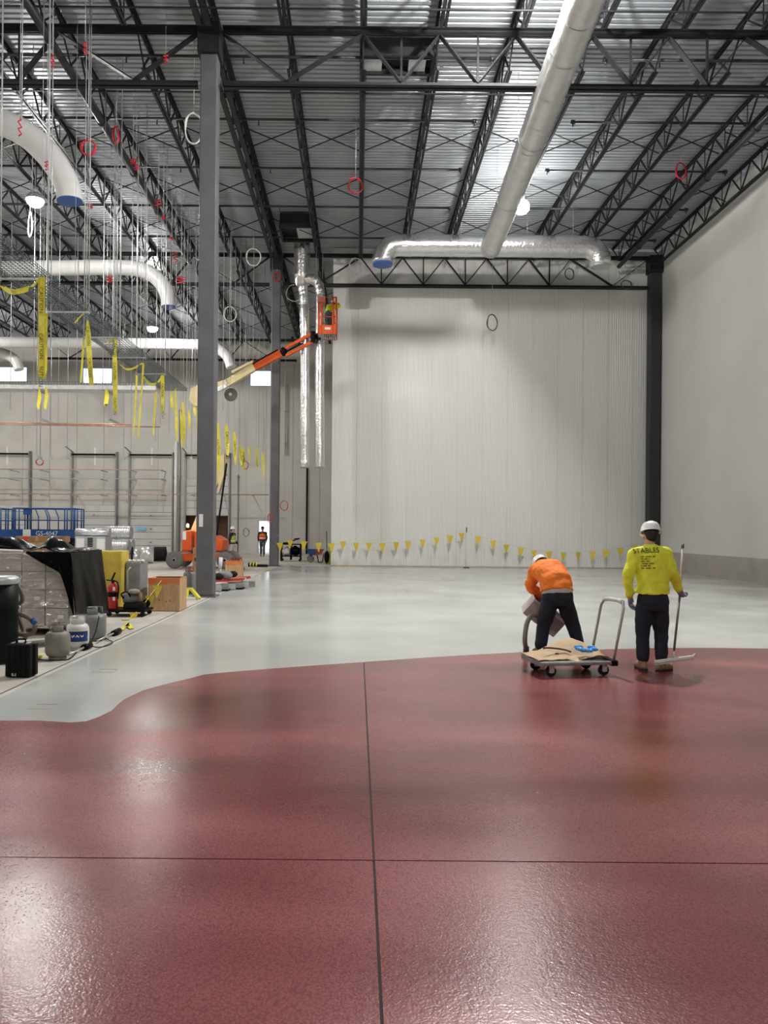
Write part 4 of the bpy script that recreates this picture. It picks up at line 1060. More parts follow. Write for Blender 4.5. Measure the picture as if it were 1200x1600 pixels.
# stretch-wrapped pallet of cartons
px0, px1, py0, py1 = -5.98, -4.50, 12.0, 13.2
t = thing('wrapped_pallet', 'pallet of cartons wrapped in clear stretch film half under black plastic', 'pallet', ((px0+px1)/2, (py0+py1)/2, 0))
for i in range(6): MB().box(px0, px1, py0+i*.22, py0+i*.22+.1, .115, .135).build('deck_board', M['timber'], t)
for x in (px0, (px0+px1)/2-.05, px1-.1): MB().box(x, x+.1, py0, py1, 0, .115).build('stringer', M['timber'], t)
cw, ch, cdp = (px1-px0)/4, .285, .6
cm = MB().box(.008, cw-.008, .006, cdp-.006, .004, ch-.004).mesh('carton'); cm.materials.append(M['kraft_pale'])
lm = MB().box(0, .09, 0, .003, 0, .06).mesh('carton_label'); lm.materials.append(M['white'])
for i in range(4):
    for j in range(2):
        for k in range(4):
            o = inst('carton', cm, t, (px0+cw*i-t.location.x, py0+cdp*j-t.location.y+random.uniform(0,.012), .14+ch*k))
            if j == 0 and (i+k) % 3 == 0: inst('shipping_label', lm, o, (.2, -.002, .12))
fz = .14+ch*4+.015
f = MB(); n = 24
for (a, b) in (((px0-.015, py0-.02), (px1+.015, py0-.02)), ((px1+.015, py0-.02), (px1+.015, py1+.02))):
    v = []; m_ = 14
    for i in range(n+1):
        for k in range(m_+1):
            u = i/n; z = .1+(fz-.1)*k/m_; w_ = random.uniform(-.004, .004)+.014*math.sin(k*2.3+.8*math.sin(i*.7))*math.sin(i*.9+k)
            x = a[0]+(b[0]-a[0])*u; y = a[1]+(b[1]-a[1])*u
            v.append((x+(abs(w_) if a[0] == b[0] else 0), y-(abs(w_) if a[1] == b[1] else 0), z))
    f.add(v, [(i*(m_+1)+k, (i+1)*(m_+1)+k, (i+1)*(m_+1)+k+1, i*(m_+1)+k+1) for i in range(n) for k in range(m_)], True)
f.box(px0-.015, px1+.015, py0-.02, py1+.02, fz-.004, fz)
f.build('stretch_film', M['film'], t, recalc=False)
# folded white film on the top edge
MB().tube([(px0, py0+.02, fz+.02), (px0+.4, py0+.0, fz+.03), (px0+.75, py0+.01, fz+.02)], .03, 8, flat=.6).build('film_roll', M['tankwhite'], t)
# black polythene sheet
def nz(a, b, s=1.0): return (math.sin(a*7.3+b*3.1)+math.sin(a*13.7-b*9.2+1.3)*.6+math.sin(b*17.1+a*4.4)*.5)*s
sh = MB(); NX, NY = 30, 24
sx0, sx1, sy0, sy1 = P(44, 870, py0).x, px1+.04, py0-.06, py1+.12
v = []
for i in range(NX+1):
    for j in range(NY+1):
        u, w_ = i/NX, j/NY
        x = sx0-.15*w_+(sx1-sx0+.15*w_)*u; y = sy0+(sy1-sy0)*w_
        pk = math.exp(-((u-.36)/.22)**2-((w_-.45)/.4)**2)
        v.append((x, y, fz+.012+.22*pk*(1+.16*math.sin(u*19+w_*6))+abs(nz(u, w_, .018))*min(1, 4*w_)))
sh.add(v, [(i*(NY+1)+j, (i+1)*(NY+1)+j, (i+1)*(NY+1)+j+1, i*(NY+1)+j+1) for i in range(NX) for j in range(NY)], True)
v = []; K = 22                                       # front flap, longer towards the right corner
for i in range(NX+1):
    u = i/NX; drop = .02+.42*u+.62*max(0, u-.72)/.28*u
    for j in range(K+1):
        w_ = j/K; x = sx0+(sx1-sx0)*u+.09*w_*u*u; y = sy0-.03*w_-abs(nz(u*2, w_, .010))*w_
        v.append((x, y, fz+.012-drop*w_))
sh.add(v, [(i*(K+1)+j, (i+1)*(K+1)+j, (i+1)*(K+1)+j+1, i*(K+1)+j+1) for i in range(NX) for j in range(K)], True)
v = []                                                # side fall to the slab
for i in range(NX+1):
    u = i/NX
    for j in range(K+1):
        w_ = j/K; y = sy0+(sy1+.1-sy0)*u; x = sx1+(.09+.05*u)*w_+nz(u*1.6, w_*.6, .012)*w_
        v.append((x, y-.03*w_*(1-u), fz+.012-(fz-.18)*w_*(.86+.14*u)))
sh.add(v, [(i*(K+1)+j, i*(K+1)+j+1, (i+1)*(K+1)+j+1, (i+1)*(K+1)+j) for i in range(NX) for j in range(K)], True)
so = sh.build('plastic_sheet', M['sheet'], recalc=False)
bm = bmesh.new(); bm.from_mesh(so.data); bmesh.ops.remove_doubles(bm, verts=bm.verts, dist=.004); bm.to_mesh(so.data); bm.free()
md = so.modifiers.new('s', 'SOLIDIFY'); md.thickness = .004
tag(so, 'glossy black polythene sheet draped over the wrapped pallet', 'sheet')
v = []; s2 = MB()
for i in range(15):
    for j in range(11):
        u, w_ = i/14, j/10; x = px0-.3+.95*u; y = py0+.45+.7*w_
        v.append((x, y, fz+.02+.20*math.sin(PI*u)*math.sin(PI*w_)+abs(nz(u*2, w_*2, .015))))
s2.add(v, [(i*11+j, (i+1)*11+j, (i+1)*11+j+1, i*11+j+1) for i in range(14) for j in range(10)], True)
o = s2.build('plastic_sheet', M['sheet'], recalc=False); o.modifiers.new('s', 'SOLIDIFY').thickness = .004
tag(o, 'crumpled end of black plastic on top of the film-wrapped cartons', 'sheet')

# black vacuum drum with hoses
dx, dy = P(-5, 960, 9.5).x, 9.6
t = thing('vacuum_drum', 'tall black vacuum drum with a grey rim and thick hoses', 'vacuum', (dx, dy, 0))
rd = P(21, 960, 9.5).x-dx
MB().lathe([(rd*.96,.03),(rd,.06),(rd,.34),(rd*1.03,.36),(rd,.38),(rd,.66),(rd*1.03,.68),(rd,.70),(rd,.98)], (dx,dy,0), 28).build('body', M['drum'], t)
MB().lathe([(rd*1.02,.98),(rd*1.06,1.0),(rd*1.06,1.05),(rd*.9,1.075),(.02,1.08)], (dx,dy,0), 28).build('rim', M['galv_dull'], t)
for k in range(3):
    a = k*2.1; MB().cyl((dx+rd*.8*math.cos(a), dy+rd*.8*math.sin(a), 0), (dx+rd*.8*math.cos(a), dy+rd*.8*math.sin(a), .05), .03, n=8).build('caster', M['rubber'], t)
h1 = smooth_path([P(2,899,9.9), P(16,903,9.9), P(28,918,9.9), P(35,940,9.9), P(31,943,9.9), P(24,930,9.9)], 6)
h1 = smooth_path([P(0,903,9.95), P(15,905,9.95), P(29,917,9.95), P(35,935,9.95), P(30,943,9.95), P(22,936,9.95)], 6)
h2 = smooth_path([P(18,945,9.95), P(28,962,9.95), P(36,985,9.95), P(40,998,9.9)], 6)
h3 = smooth_path([P(18,958,9.75), P(32,960,9.75), P(46,966,9.75), P(53,974,9.75)], 6)
h4 = smooth_path([P(20,989,9.75), P(40,992,9.75), P(52,988,9.75), P(55,976,9.75)], 6)
h5 = [F(38,1003)+Vector((0,0,.05)), F(60,1003)+Vector((0,0,.05)), F(95,1001)+Vector((0,.0,.05))]
for k, h in enumerate((h1, h2, h3, h4)):
    rr = [.028+(.003 if i % 2 else 0) for i in range(len(h))]
    hs = MB().tube(h, rr, 10).build('hose', M['hose'], t)
    if k == 2: MB().tube([P(50,967,9.75), P(55,975,9.75)], .034, 12).build('blue_cuff', M['blue'], hs)
hz = P(40, 1000, 10.6)
tag(MB().tube([Vector((P(38,1000,10.7).x, 10.7, .05)), Vector((P(70,998,10.9).x, 10.9, .05)), Vector((P(100,1000,11.2).x, 11.2, .05))], .045, 12).build('vacuum_hose', M['hose']), 'straight grey hose lying on the slab behind the dusty tank', 'hose')
# black hard case
a, b = F(6, 1060), F(47, 1058)
yb = 8.62; x0, x1 = P(7, 1058, yb).x, P(46, 1058, yb).x
t = thing('hard_case', 'upright black hard case with a handle standing by the floor edge', 'case', ((x0+x1)/2, yb+.08, 0))
MB().box(x0, x1, yb, yb+.10, .005, .375).build('shell', M['black'], t, bevel=.02); MB().box(x0+.02, x1+.02, yb+.105, yb+.2, .005, .37).build('shell', M['black'], t, bevel=.02)
for i in range(4): 
    x = x0+.05+i*(x1-x0-.1)/3; MB().box(x-.008, x+.008, yb-.006, yb, .03, .35).build('rib', M['black'], t)
MB().tube([(x0+.09, yb+.1, .375), (x0+.09, yb+.1, .42), (x1-.09, yb+.1, .42), (x1-.09, yb+.1, .375)], .012, 8).build('handle', M['black'], t)
MB().box(x0+.08, x0+.13, yb-.004, yb-.001, .02, .05).build('maker_plate', M['galv_dull'], t)
for x in (x0+.04, x1-.07): MB().box(x, x+.03, yb+.06, yb+.15, .375, .383).build('latch', M['galv_dull'], t)

def tank(px, py, label, m, r=.155, h=.36, lab=False, rot=0, collar_m=None):
    p = F(px, py); t = thing('propane_cylinder', label, 'gas cylinder', (p.x, p.y, 0), rot)
    L = lambda b, n, mm, par=t, **k: b.build(n, M[mm], par, True, **k)
    MB_ = MB().lathe([(r*.72,0),(r*.72,.03)], (0,0,0), 22); L(MB_, 'foot_ring', m)
    prof = [(r*.62,.028),(r*.85,.045),(r*.97,.08),(r,.12),(r,h-.10),(r*.97,h-.055),(r*.85,h-.02),(r*.6,h),(r*.25,h+.012),(.02,h+.014)]
    body = L(MB().lathe(prof, (0,0,0), 28), 'vessel', m)
    if lab:
        lb = MB(); n = 16; z0, z1 = .12, h-.10
        v = []
        for i in range(n+1):
            a = -PI/2-1.15+2.3*i/n; v += [((r+.002)*math.cos(a), (r+.002)*math.sin(a), z0), ((r+.002)*math.cos(a), (r+.002)*math.sin(a), z1)]
        lb.add(v, [(2*i, 2*i+2, 2*i+3, 2*i+1) for i in range(n)], True); lo = L(lb, 'label', 'bluelabel', body, recalc=False)
        st = MB(); v = []
        for i in range(n+1):
            a = -PI/2-.75+1.5*i/n; z = .185+.012*math.sin(i*2.2)
            v += [((r+.0035)*math.cos(a), (r+.0035)*math.sin(a), z), ((r+.0035)*math.cos(a), (r+.0035)*math.sin(a), z+.022)]
        st.add(v, [(2*i, 2*i+2, 2*i+3, 2*i+1) for i in range(0, n, 1) if i % 4 != 3], True); L(st, 'print', 'white', body, recalc=False)
    c = MB(); n = 20; v = []                      # collar with openings
    r2 = r*.68
    for i in range(n+1):
        a = 2*PI*.86*i/n+.4
        v += [(r2*math.cos(a), r2*math.sin(a), h-.012), (r2*math.cos(a), r2*math.sin(a), h+.10)]
    c.add(v, [(2*i, 2*i+2, 2*i+3, 2*i+1) for i in range(n) if i not in (4, 5, 11, 12)], True)
    c.add([(q.x, q.y, z) for q in [Vector((r2*math.cos(2*PI*.86*i/n+.4), r2*math.sin(2*PI*.86*i/n+.4), 0)) for i in range(n+1)] for z in (h+.075, h+.10)], [(2*i, 2*i+2, 2*i+3, 2*i+1) for i in range(n)], True)
    co = L(c, 'collar', collar_m or m, recalc=False); co.modifiers.new('s', 'SOLIDIFY').thickness = .006
    L(MB().cyl((0,0,h), (0,0,h+.06), .02, n=10).cyl((0,0,h+.06), (0,0,h+.085), .035, n=10).cyl((-.05,0,h+.045), (.03,0,h+.045), .014, n=8), 'valve', 'black')
    return t
tank(90, 1029, 'dusty beige-grey propane cylinder standing nearest the black case', 'tankgrey', rot=2.4)
tank(121, 1014, 'white propane cylinder with a dark blue label', 'tankwhite', lab=True, rot=.2)
tank(148, 1000, 'grey propane cylinder at the foot of the black sheet', 'tankgrey2', r=.165, h=.40, rot=-.4)
tank(296, 928, 'grey propane cylinder with a red-brown collar beside the near column', 'tankgrey2', r=.16, h=.58, rot=.5, collar_m='red_collar' if 'red_collar' in M else None)
# gas hose and torch wand
tag(MB().tube(smooth_path([P(155,962,11.35), P(150,985,11.2), F(143,1009)+Vector((0,0,.012)), F(160,1012)+Vector((0,0,.012)), F(176,1005)+Vector((0,0,.012)), F(165,998)+Vector((0,0,.012)), F(172,990)+Vector((0,0,.012))], 6), .007, 6).build('gas_hose', M['black']), 'thin black gas hose trailing from the grey cylinder', 'hose')
tag(MB().tube(smooth_path([F(58,1030)+Vector((0,0,.012)), F(70,1033)+Vector((0,0,.012)), F(105,1032)+Vector((0,0,.012)), F(120,1020)+Vector((0,0,.012))], 6), .008, 6).build('gas_hose', M['black']), 'thin black hose around the foot of the dusty cylinder', 'hose')
a, b, c = F(107, 1027)+Vector((0,0,.03)), F(140, 1012)+Vector((0,0,.04)), F(185, 992)+Vector((0,0,.04))
t = thing('torch_wand', 'propane torch wand with black burner lying along the floor edge', 'torch', a)
MB().cyl(a, a+(b-a)*.75, .014, n=8).build('wand', M['galv_dull'], t); MB().cyl(a+(b-a)*.7, b, .045, .05, n=14).build('burner', M['black'], t)
t = thing('torch_wand', 'second torch wand with a black burner end pointing at the plywood box', 'torch', b)
q1, q2 = F(152, 1005)+Vector((0,0,.035)), F(186, 990)+Vector((0,0,.045))
MB().cyl(q1, q1+(q2-q1)*.8, .013, n=8).build('wand', M['galv_dull'], t); MB().cyl(q1+(q2-q1)*.72, q2, .045, .05, n=14).build('burner', M['black'], t)
tag(MB().tube([F(52,1036)+Vector((0,0,.02)), F(58,1031)+Vector((0,0,.025)), F(66,1026)+Vector((0,0,.02))], .022, 8).build('yellow_scraper', M['tape']), 'small yellow scraper lying by the black case', 'tool')

# yellow cabinet and grey cabinet
Y = 15.4; x0, xm, x1 = P(128, 900, Y).x, P(148, 900, Y).x, P(190, 900, Y).x; zt_ = P(160, 861, Y).z
t = thing('storage_cabinet', 'dented yellow steel storage cabinet behind the fire extinguisher', 'cabinet', ((x0+x1)/2, Y+.25, 0))
MB().box(x0, x1, Y, Y+.5, .03, zt_).build('body', M['yellowcab'], t, bevel=.01)
MB().box(x0+.01, xm-.006, Y-.018, Y, .06, zt_-.03).build('door', M['yellowcab'], t, bevel=.006)
d_ = MB().box(xm+.006, x1-.01, Y-.018, Y, .06, zt_-.03).build('door', M['yellowcab'], t, bevel=.006)
MB().box(xm+.03, xm+.06, Y-.04, Y-.018, .62, .74).build('handle', M['black'], d_)
MB().box(x0, x1, Y+.02, Y+.48, 0, .03).build('plinth', M['black'], t)
Y = 15.6; x2 = P(219.5, 900, Y).x; x1b = x1+.02; zt2 = P(205, 879, Y).z
t = thing('storage_cabinet', 'scuffed grey steel cabinet standing next to the yellow one', 'cabinet', ((x1b+x2)/2, Y+.25, 0))
MB().box(x1b, x2, Y, Y+.55, .03, zt2).build('body', M['greycab'], t, bevel=.008)
MB().box(x1b+.05, x2-.012, Y-.012, Y, .06, zt2-.03).build('panel', M['greycab'], t, bevel=.004)
MB().box(x1b, x2, Y+.02, Y+.5, 0, .03).build('plinth', M['black'], t)
for k in range(4): MB().ell((x1b+.04+k*.09, Y+.12, zt2+.03), .045, .07, .035, 10, 6).build('rag', M['tankwhite'], t)
# black dolly, extinguisher, machine
Y = 14.55; x0, x1 = P(164, 970, Y).x, P(226, 970, Y).x
t = thing('low_dolly', 'low black dolly carrying the fire extinguisher', 'dolly', ((x0+x1)/2, Y+.3, 0))
MB().box(x0, x1, Y, Y+.62, .09, .13).build('deck', M['black'], t)
for x in (x0+.06, x1-.06):
    for y in (Y+.06, Y+.55): MB().cyl((x, y-.02, .045), (x, y+.02, .045), .045, n=12).build('caster', M['rubber'], t)
p = P(176, 955, Y+.15); ez = .132
t = thing('fire_extinguisher', 'red fire extinguisher with black hose standing before the yellow cabinet', 'fire extinguisher', (p.x, Y+.15, ez))
r = .098
MB().lathe([(r*.9,0),(r,.02),(r,.38),(r*.93,.43),(r*.7,.475),(r*.4,.50),(.025,.51)], (p.x,Y+.15,ez), 24).build('cylinder', M['red_paint'], t)
MB().lathe([(r+.002,.24),(r+.002,.33)], (p.x,Y+.15,ez), 24, cap=False).build('dark_band', M['black'], t)
MB().cyl((p.x,Y+.15,ez+.50), (p.x,Y+.15,ez+.56), .03, n=10).build('valve', M['black'], t)
MB().bar((p.x-.02,Y+.15,ez+.56), (p.x+.05,Y+.12,ez+.70), .03, .02).bar((p.x-.02,Y+.15,ez+.545), (p.x-.12,Y+.12,ez+.56), .03, .02).build('lever', M['black'], t)
MB().tube(smooth_path([(p.x+.02,Y+.13,ez+.54),(p.x+.10,Y+.1,ez+.52),(p.x+.13,Y+.08,ez+.38),(p.x+.12,Y+.06,ez+.2)], 5), .014, 8).build('hose', M['black'], t)
for z in (.36, .17): MB().box(p.x+.03, p.x+.075, Y+.148-r, Y+.155-r, ez+z, ez+z+.07).build('label', M['white'], t)
p = P(208, 955, Y+.2)
t = thing('surface_grinder', 'dirty grinding machine heaped with rags on the black dolly', 'machine', (p.x, Y+.3, .13))
MB().box(p.x-.17, p.x+.18, Y+.12, Y+.5, .132, .24).build('frame', M['rubber'], t, bevel=.02)
Mx = Vector((0,0,1)).rotation_difference(Vector((1,.3,0))).to_matrix()
MB().lathe([(.03,-.2),(.10,-.18),(.11,-.05),(.11,.12),(.08,.16),(.03,.17)], (p.x-.03, Y+.3, .34), 16, Mx).build('motor', M['greycab'], t)
MB().lathe([(.05,-.03),(.12,-.03),(.12,.03),(.05,.03)], (p.x+.13, Y+.22, .33), 18, Mx).build('belt_guard', mat('rusty_brown', (.20,.11,.05), .6), t)
MB().tube(smooth_path([(p.x-.15,Y+.2,.3),(p.x-.2,Y+.1,.42),(p.x-.1,Y+.15,.46),(p.x-.05,Y+.2,.35)], 6), .015, 8).build('cable', M['black'], t)
MB().tube([(p.x-.16,Y+.4,.24),(p.x-.18,Y+.42,.85),(p.x-.12,Y+.42,.92)], .014, 8).build('handle', M['galv_dull'], t)
MB().ell((p.x+.02, Y+.18, .47), .12, .1, .05, 12, 6).build('rag', mat('oily_rag', (.30,.27,.22), .8, bump=.6, bscale=12), t)
for y in (Y+.1, Y+.5): MB().cyl((p.x+.16, y, .21), (p.x+.16, y+.05, .21), .08, n=14).build('wheel', M['rubber'], t)

# plywood boxes with orange rims
def plybox(px0, px1, py, label, hgt):
    a, b = F(px0, py), F(px1, py); Y = (a.y+b.y)/2; x0, x1 = P(px0, py, Y).x, P(px1, py, Y).x; d = x1-x0; h = hgt
    t = thing('plywood_box', label, 'box', ((x0+x1)/2, Y+d/2, 0))
    MB().box(x0, x1-.02, Y, Y+.018, .005, h).build('panel', M['wood'], t)
    MB().box(x1-.018, x1, Y-.002, Y+.035, 0, h-.004).build('corner_board', M['timber'], t)
    MB().box(x0, x1, Y+d-.018, Y+d, .005, h).build('panel', M['wood'], t)
    MB().box(x0, x0+.018, Y+.02, Y+d-.02, .005, h-.02).build('panel', M['wood'], t)
    MB().box(x1-.018, x1, Y+.037, Y+d-.02, .005, h).build('panel', M['wood'], t)
    rm = MB()
    v = []; n = 18
    for i in range(n+1):
        x = x0+(x1-x0)*i/n; v += [(x, Y-.0062, h-.10-.018*math.sin(i*.8)), (x, Y-.0062, h+.002)]
    rm.add(v, [(2*i, 2*i+2, 2*i+3, 2*i+1) for i in range(n)])
    rm.box(x0-.004, x1+.004, Y-.006, Y+.03, h, h+.012); rm.box(x0-.004, x1+.004, Y+d-.03, Y+d+.004, h, h+.012); rm.box(x0-.004, x0+.03, Y, Y+d, h, h+.012); rm.box(x1-.03, x1+.004, Y, Y+d, h, h+.012)
    rm.build('painted_rim', M['orange_spray'], t, recalc=False)
    for (u, z) in ((.12,.24),(.36,.22),(.58,.2),(.70,.21)):
        MB().cyl((x0+d*u, Y-.002, z), (x0+d*u, Y+.001, z), .016, n=10).build('knot', M['brown'], t)
    MB().box(x0+.02, x1-.02, Y+.04, Y+d-.02, 0, h-.12).build('filling', M['rubber'], t)
    return (x0, x1, Y, h)
pb1 = plybox(231, 280.5, 955, 'plywood box with a sprayed orange rim beside the grinder', .66)
pb2 = plybox(351.5, 377, 910, 'plywood box with a sprayed orange rim beyond the near column', .66)
# yellow pennant line by the plywood box
def flag_mesh():
    b = MB(); n = 4; v = []
    for i in range(n+1):
        u = i/n
        v += [(-.15*(1-u)+.01*math.sin(u*5), .012*math.sin(u*6), -.42*u), (.15*(1-u)+.01*math.sin(u*5), -.012*math.sin(u*6), -.42*u)]
    b.add(v, [(2*i, 2*i+2, 2*i+3, 2*i+1) for i in range(n)], True); m = b.mesh('pennant', False); m.materials.append(mat('golden_pennant', (.66,.49,.04), .55)); return m
FM = flag_mesh()
def pennants(pts, Y, flags, label, sag=0, size=1.0, rope='galv_dull'):
    P3 = [P(a, b, yy) for (a, b), yy in zip(pts, Y)]
    t = thing('pennant_line', label, 'pennant line', P3[0])
    MB().tube(P3, .006, 6).build('rope', M[rope], t)
    for (px, py, yy, s, rz) in flags:
        p = P(px, py, yy); inst('pennant', FM, t, p-P3[0], (0, random.uniform(-.12, .12), rz), (s, s, s))
q = P(252, 905, 15.5)
pennants([(172, 991), (190, 978), (222, 948), (252, 907)], [13.0, 13.7, 14.9, 15.52], [(246, 915, 15.3, .62, .3), (234, 931, 15.1, .6, .2), (209, 957, 14.4, .55, .5), (196, 968, 14.0, .5, .2)], 'yellow pennant line hanging from the plywood box down to the slab', rope='tape')
tag(MB().strip([F(176,991)+Vector((0,0,.004)), F(190,986)+Vector((0,0,.02)), F(200,978)+Vector((0,0,.05)), F(206,983)+Vector((0,0,.01))], [Vector((.02,.06,0))]*4).build('flagging_tape', M['tape'], recalc=False), 'loose yellow flagging lying on the slab before the black dolly', 'tape')
tag(MB().tube([P(372,894,24.2), P(366,898,24.25), P(360,905,24.35)], .012, 6).strip([P(375,892,24.28), P(368,897,24.28), P(366,908,24.28)], [Vector((.04,0,.02))]*3).build('flagging_tape', M['tape'], recalc=False), 'yellow flagging tied over the plywood box beyond the column', 'tape')
# yellow chock, carton and red trolley round the near column
x0, x1, Y = P(290, 930, 18.3).x, P(316, 930, 18.3).x, 18.25
t = thing('yellow_stand', 'small yellow angled stand on a white foot beside the near column', 'stand', ((x0+x1)/2, Y, 0))
MB().bar((x0+.03, Y, .02), (x0+.03, Y+.1, .24), .09, .05).build('leg', M['tape'], t); MB().bar((x1-.05, Y, .02), (x0+.12, Y+.1, .24), .09, .05).build('leg', M['tape'], t)
MB().box(x0, x0+.26, Y-.05, Y+.12, 0, .05).build('foot', M['white'], t)
MB().bar((x0, Y+.1, .24), (x0+.16, Y+.1, .24), .06, .06).build('top_bar', M['tape'], t)
Y = 22.6; x0, x1 = P(301, 880, Y).x, P(320, 880, Y).x
cc = carton(x0, x1, Y, Y+.4, 0, P(306, 856, Y).z, 'tall brown carton standing between the boom lift and the near column')
MB().box(x0+.05, x0+.18, Y-.003, Y-.001, .72, .82).build('dark_print', M['ink'], cc)
# red trolley with tools
Y0 = 20.2; a = P(337, 915, Y0); x0 = -3.5; 
t = thing('tool_skid', 'low red steel skid loaded with grey tools beside the near column', 'skid', (-3.75, 21.3, 0))
xs0, xs1 = P(338, 915, 20.6).x, P(372, 915, 21.6).x
for i, (y, m) in enumerate(((20.5, 'red_paint'), (20.75, 'galv_dull'), (21.0, 'red_paint'), (21.3, 'red_paint'))):
    MB().bar((xs0-.25+i*.02, y, .27), (xs0+.55+i*.02, y+1.2, .27), .12, .06).build('rail', M[m], t)
for i in range(6):
    y = 20.5+i*.3; MB().bar((xs0-.25+i*.14, y, .10), (xs0+.15+i*.14, y+.05, .10), .10, .16).build('cross_channel', M['greycab'] if i % 2 else M['galv_dull'], t)
MB().box(xs0-.2, xs0+.3, 20.7, 21.2, 0, .04).build('runner', M['black'], t); MB().box(xs0+.15, xs0+.6, 21.3, 22.0, 0, .04).build('runner', M['black'], t)
for k, (u, v_, r) in enumerate(((0.0,.3,.10),(.18,.55,.12),(.32,.8,.09),(.1,.6,.08))):
    MB().ell((xs0+u, 20.6+v_, .38+.02*k), r*1.4, r, r, 12, 8).build('tool', M['greycab'] if k % 2 else M['rubber'], t)
MB().tube([(xs0+.02, 20.9, .3), (xs0+.04, 20.95, .55), (xs0+.03, 21.0, .62)], .03, 10).build('grip', M['galv_dull'], t)
MB().cyl((xs0+.03, 20.98, .6), (xs0+.05, 21.0, .9), .05, n=12).build('white_canister', M['white'], t)

# ---- warning pennants along the panel wall
fl_l = [(437,848),(453,844),(474.5,846),(497,848),(517,849),(535.5,846),(556,848),(576,848),(597,848.5),(619,847),(637.5,846),(660,843),(682,840.5),(703,837),(721,833)]
Yw = 34.45
pts = [(432,836),(450,842),(497,849),(556,850),(619,848),(682,839),(729,830)]
t0 = F(729, 888)
pennants(pts, [34.5]*7, [(a, b, 34.45, .95+.12*random.random(), random.uniform(-.5,.5)) for a, b in fl_l], 'yellow pennant line along the white wall, from the second column to the post')
fl_r = [(747,838),(770,845),(791,851),(814,856),(834,860),(857.5,862),(880.5,863.5),(903.5,863),(926,862),(947,859.5),(969,856.5),(991,852)]
pennants([(729,830),(747,837),(791,850),(834,859),(880,863),(926,861),(969,856),(1008,848)], [34.5]*8, [(a, b, 34.45, .95+.12*random.random(), random.uniform(-.5,.5)) for a, b in fl_r], 'yellow pennant line along the white wall, from the post to the corner column')
p = P(729, 828, 34.55)
t = thing('line_post', 'slim dark post holding up the pennant lines at the white wall', 'post', (p.x, 34.55, 0))
MB().cyl((p.x, 34.55, 0.02), (p.x, 34.55, p.z+.1), .012, n=8).build('shaft', M['white'], t); MB().cyl((p.x, 34.55, p.z-.12), (p.x, 34.55, p.z+.12), .022, n=8).build('clip', M['black'], t)
MB().cyl((p.x, 34.55, 0), (p.x, 34.55, .03), .14, n=16).build('base', M['black'], t)
# loose timber strips lying at the foot of the panel wall
for (pa, pb, m, lab) in ((518, 556, 'timber', 'thin timber strip lying at the foot of the white wall by its free end'), (708, 760, 'timber', 'thin timber strip lying at the foot of the white wall under the post')):
    a, b = P(pa, 888, 34.6).x, P(pb, 888, 34.6).x
    tag(MB().box(a, b, 34.80, 34.86, 0, .03).build('timber_strip', M[m]), lab, 'timber')
# taped-off patches on the grey floor
for (px, py, lab) in ((165, 1048, 'pale taped-off drain outline on the grey floor by the floor edge'), (68, 1104, 'pale taped-off drain outline on the grey floor next to the red edge')):
    p = F(px, py); t = thing('taped_outline', lab, 'tape outline', (p.x, p.y, 0))
    for (x0, x1, y0, y1) in ((-.13,.12,-.10,-.09),(-.10,.12,.09,.10),(-.13,-.12,-.09,.05),(.11,.12,-.09,.09)):
        MB().box(p.x+x0, p.x+x1, p.y+y0, p.y+y1, .0005, .003).build('strip', M['kraft_pale'] if y0 < .1 else M['hose'], t)
# ================================================================ PEOPLE
M['skin'] = mat('skin', (.50,.29,.20), .5)
M['hair'] = mat('black_hair', (.008,.007,.006), .6)
M['hivis'] = mat('hi_vis_yellow_cotton', (.80,.86,.055), .75, noise=.06, nscale=7)
M['hiorange'] = mat('hi_vis_orange_fleece', (.95,.22,.02), .75, noise=.06, nscale=7)
M['navy'] = mat('dark_navy_trousers', (.010,.013,.024), .85, noise=.25, nscale=6)
M['boot'] = mat('tan_work_boot', (.30,.20,.125), .7, noise=.15, nscale=9)
M['sole'] = mat('dark_boot_sole', (.03,.025,.02), .8)
M['glove'] = mat('blue_grey_glove', (.20,.24,.37), .6, noise=.15, nscale=14)
M['hat'] = mat('white_hard_hat', (.80,.80,.78), .3)
M['greyknit'] = mat('pale_grey_cotton', (.50,.48,.47), .8)
M['jacket'] = mat('black_jacket', (.012,.013,.014), .8)
M['jeans'] = mat('grey_blue_jeans', (.07,.08,.10), .85)
WR = bpy.data.textures.new('cloth_folds', 'CLOUDS'); WR.noise_scale = .11; WR.noise_depth = 2
def blob(mbd, name, m, parent, voxel=.012, smooth=4, folds=0):
    """closed overlapping shapes -> one continuous skin"""
    me = mbd.mesh('tmp'); o = bpy.data.objects.new('tmp', me); COL.objects.link(o)
    r = o.modifiers.new('r', 'REMESH'); r.mode = 'VOXEL'; r.voxel_size = voxel
    if smooth: sm = o.modifiers.new('s', 'SMOOTH'); sm.iterations = smooth; sm.factor = .5
    if folds: d = o.modifiers.new('d', 'DISPLACE'); d.texture = WR; d.strength = folds; d.mid_level = .5; d.texture_coords = 'LOCAL'
    n = bpy.data.meshes.new_from_object(o.evaluated_get(bpy.context.evaluated_depsgraph_get()))
    bpy.data.objects.remove(o); n.name = name; n.materials.clear(); n.materials.append(m)
    n.polygons.foreach_set('use_smooth', [True]*len(n.polygons))
    ob = bpy.data.objects.new(name, n); COL.objects.link(ob); ob.parent = parent; WLOC[ob.name] = Vector()
    return ob
def spine(mbd, pts, lat=(1,0,0), n=22):
    lat = Vector(lat); rings = []; C = [Vector(p[0]) for p in pts]
    for i, (c, rx, ry) in enumerate(pts):
        d = (C[min(i+1, len(C)-1)]-C[max(i-1, 0)]).normalized(); x = (lat-d*lat.dot(d)).normalized(); y = d.cross(x)
        rings.append(mbd.ring(Vector(c), x, y, rx, ry, n))
    return mbd.loft(rings)
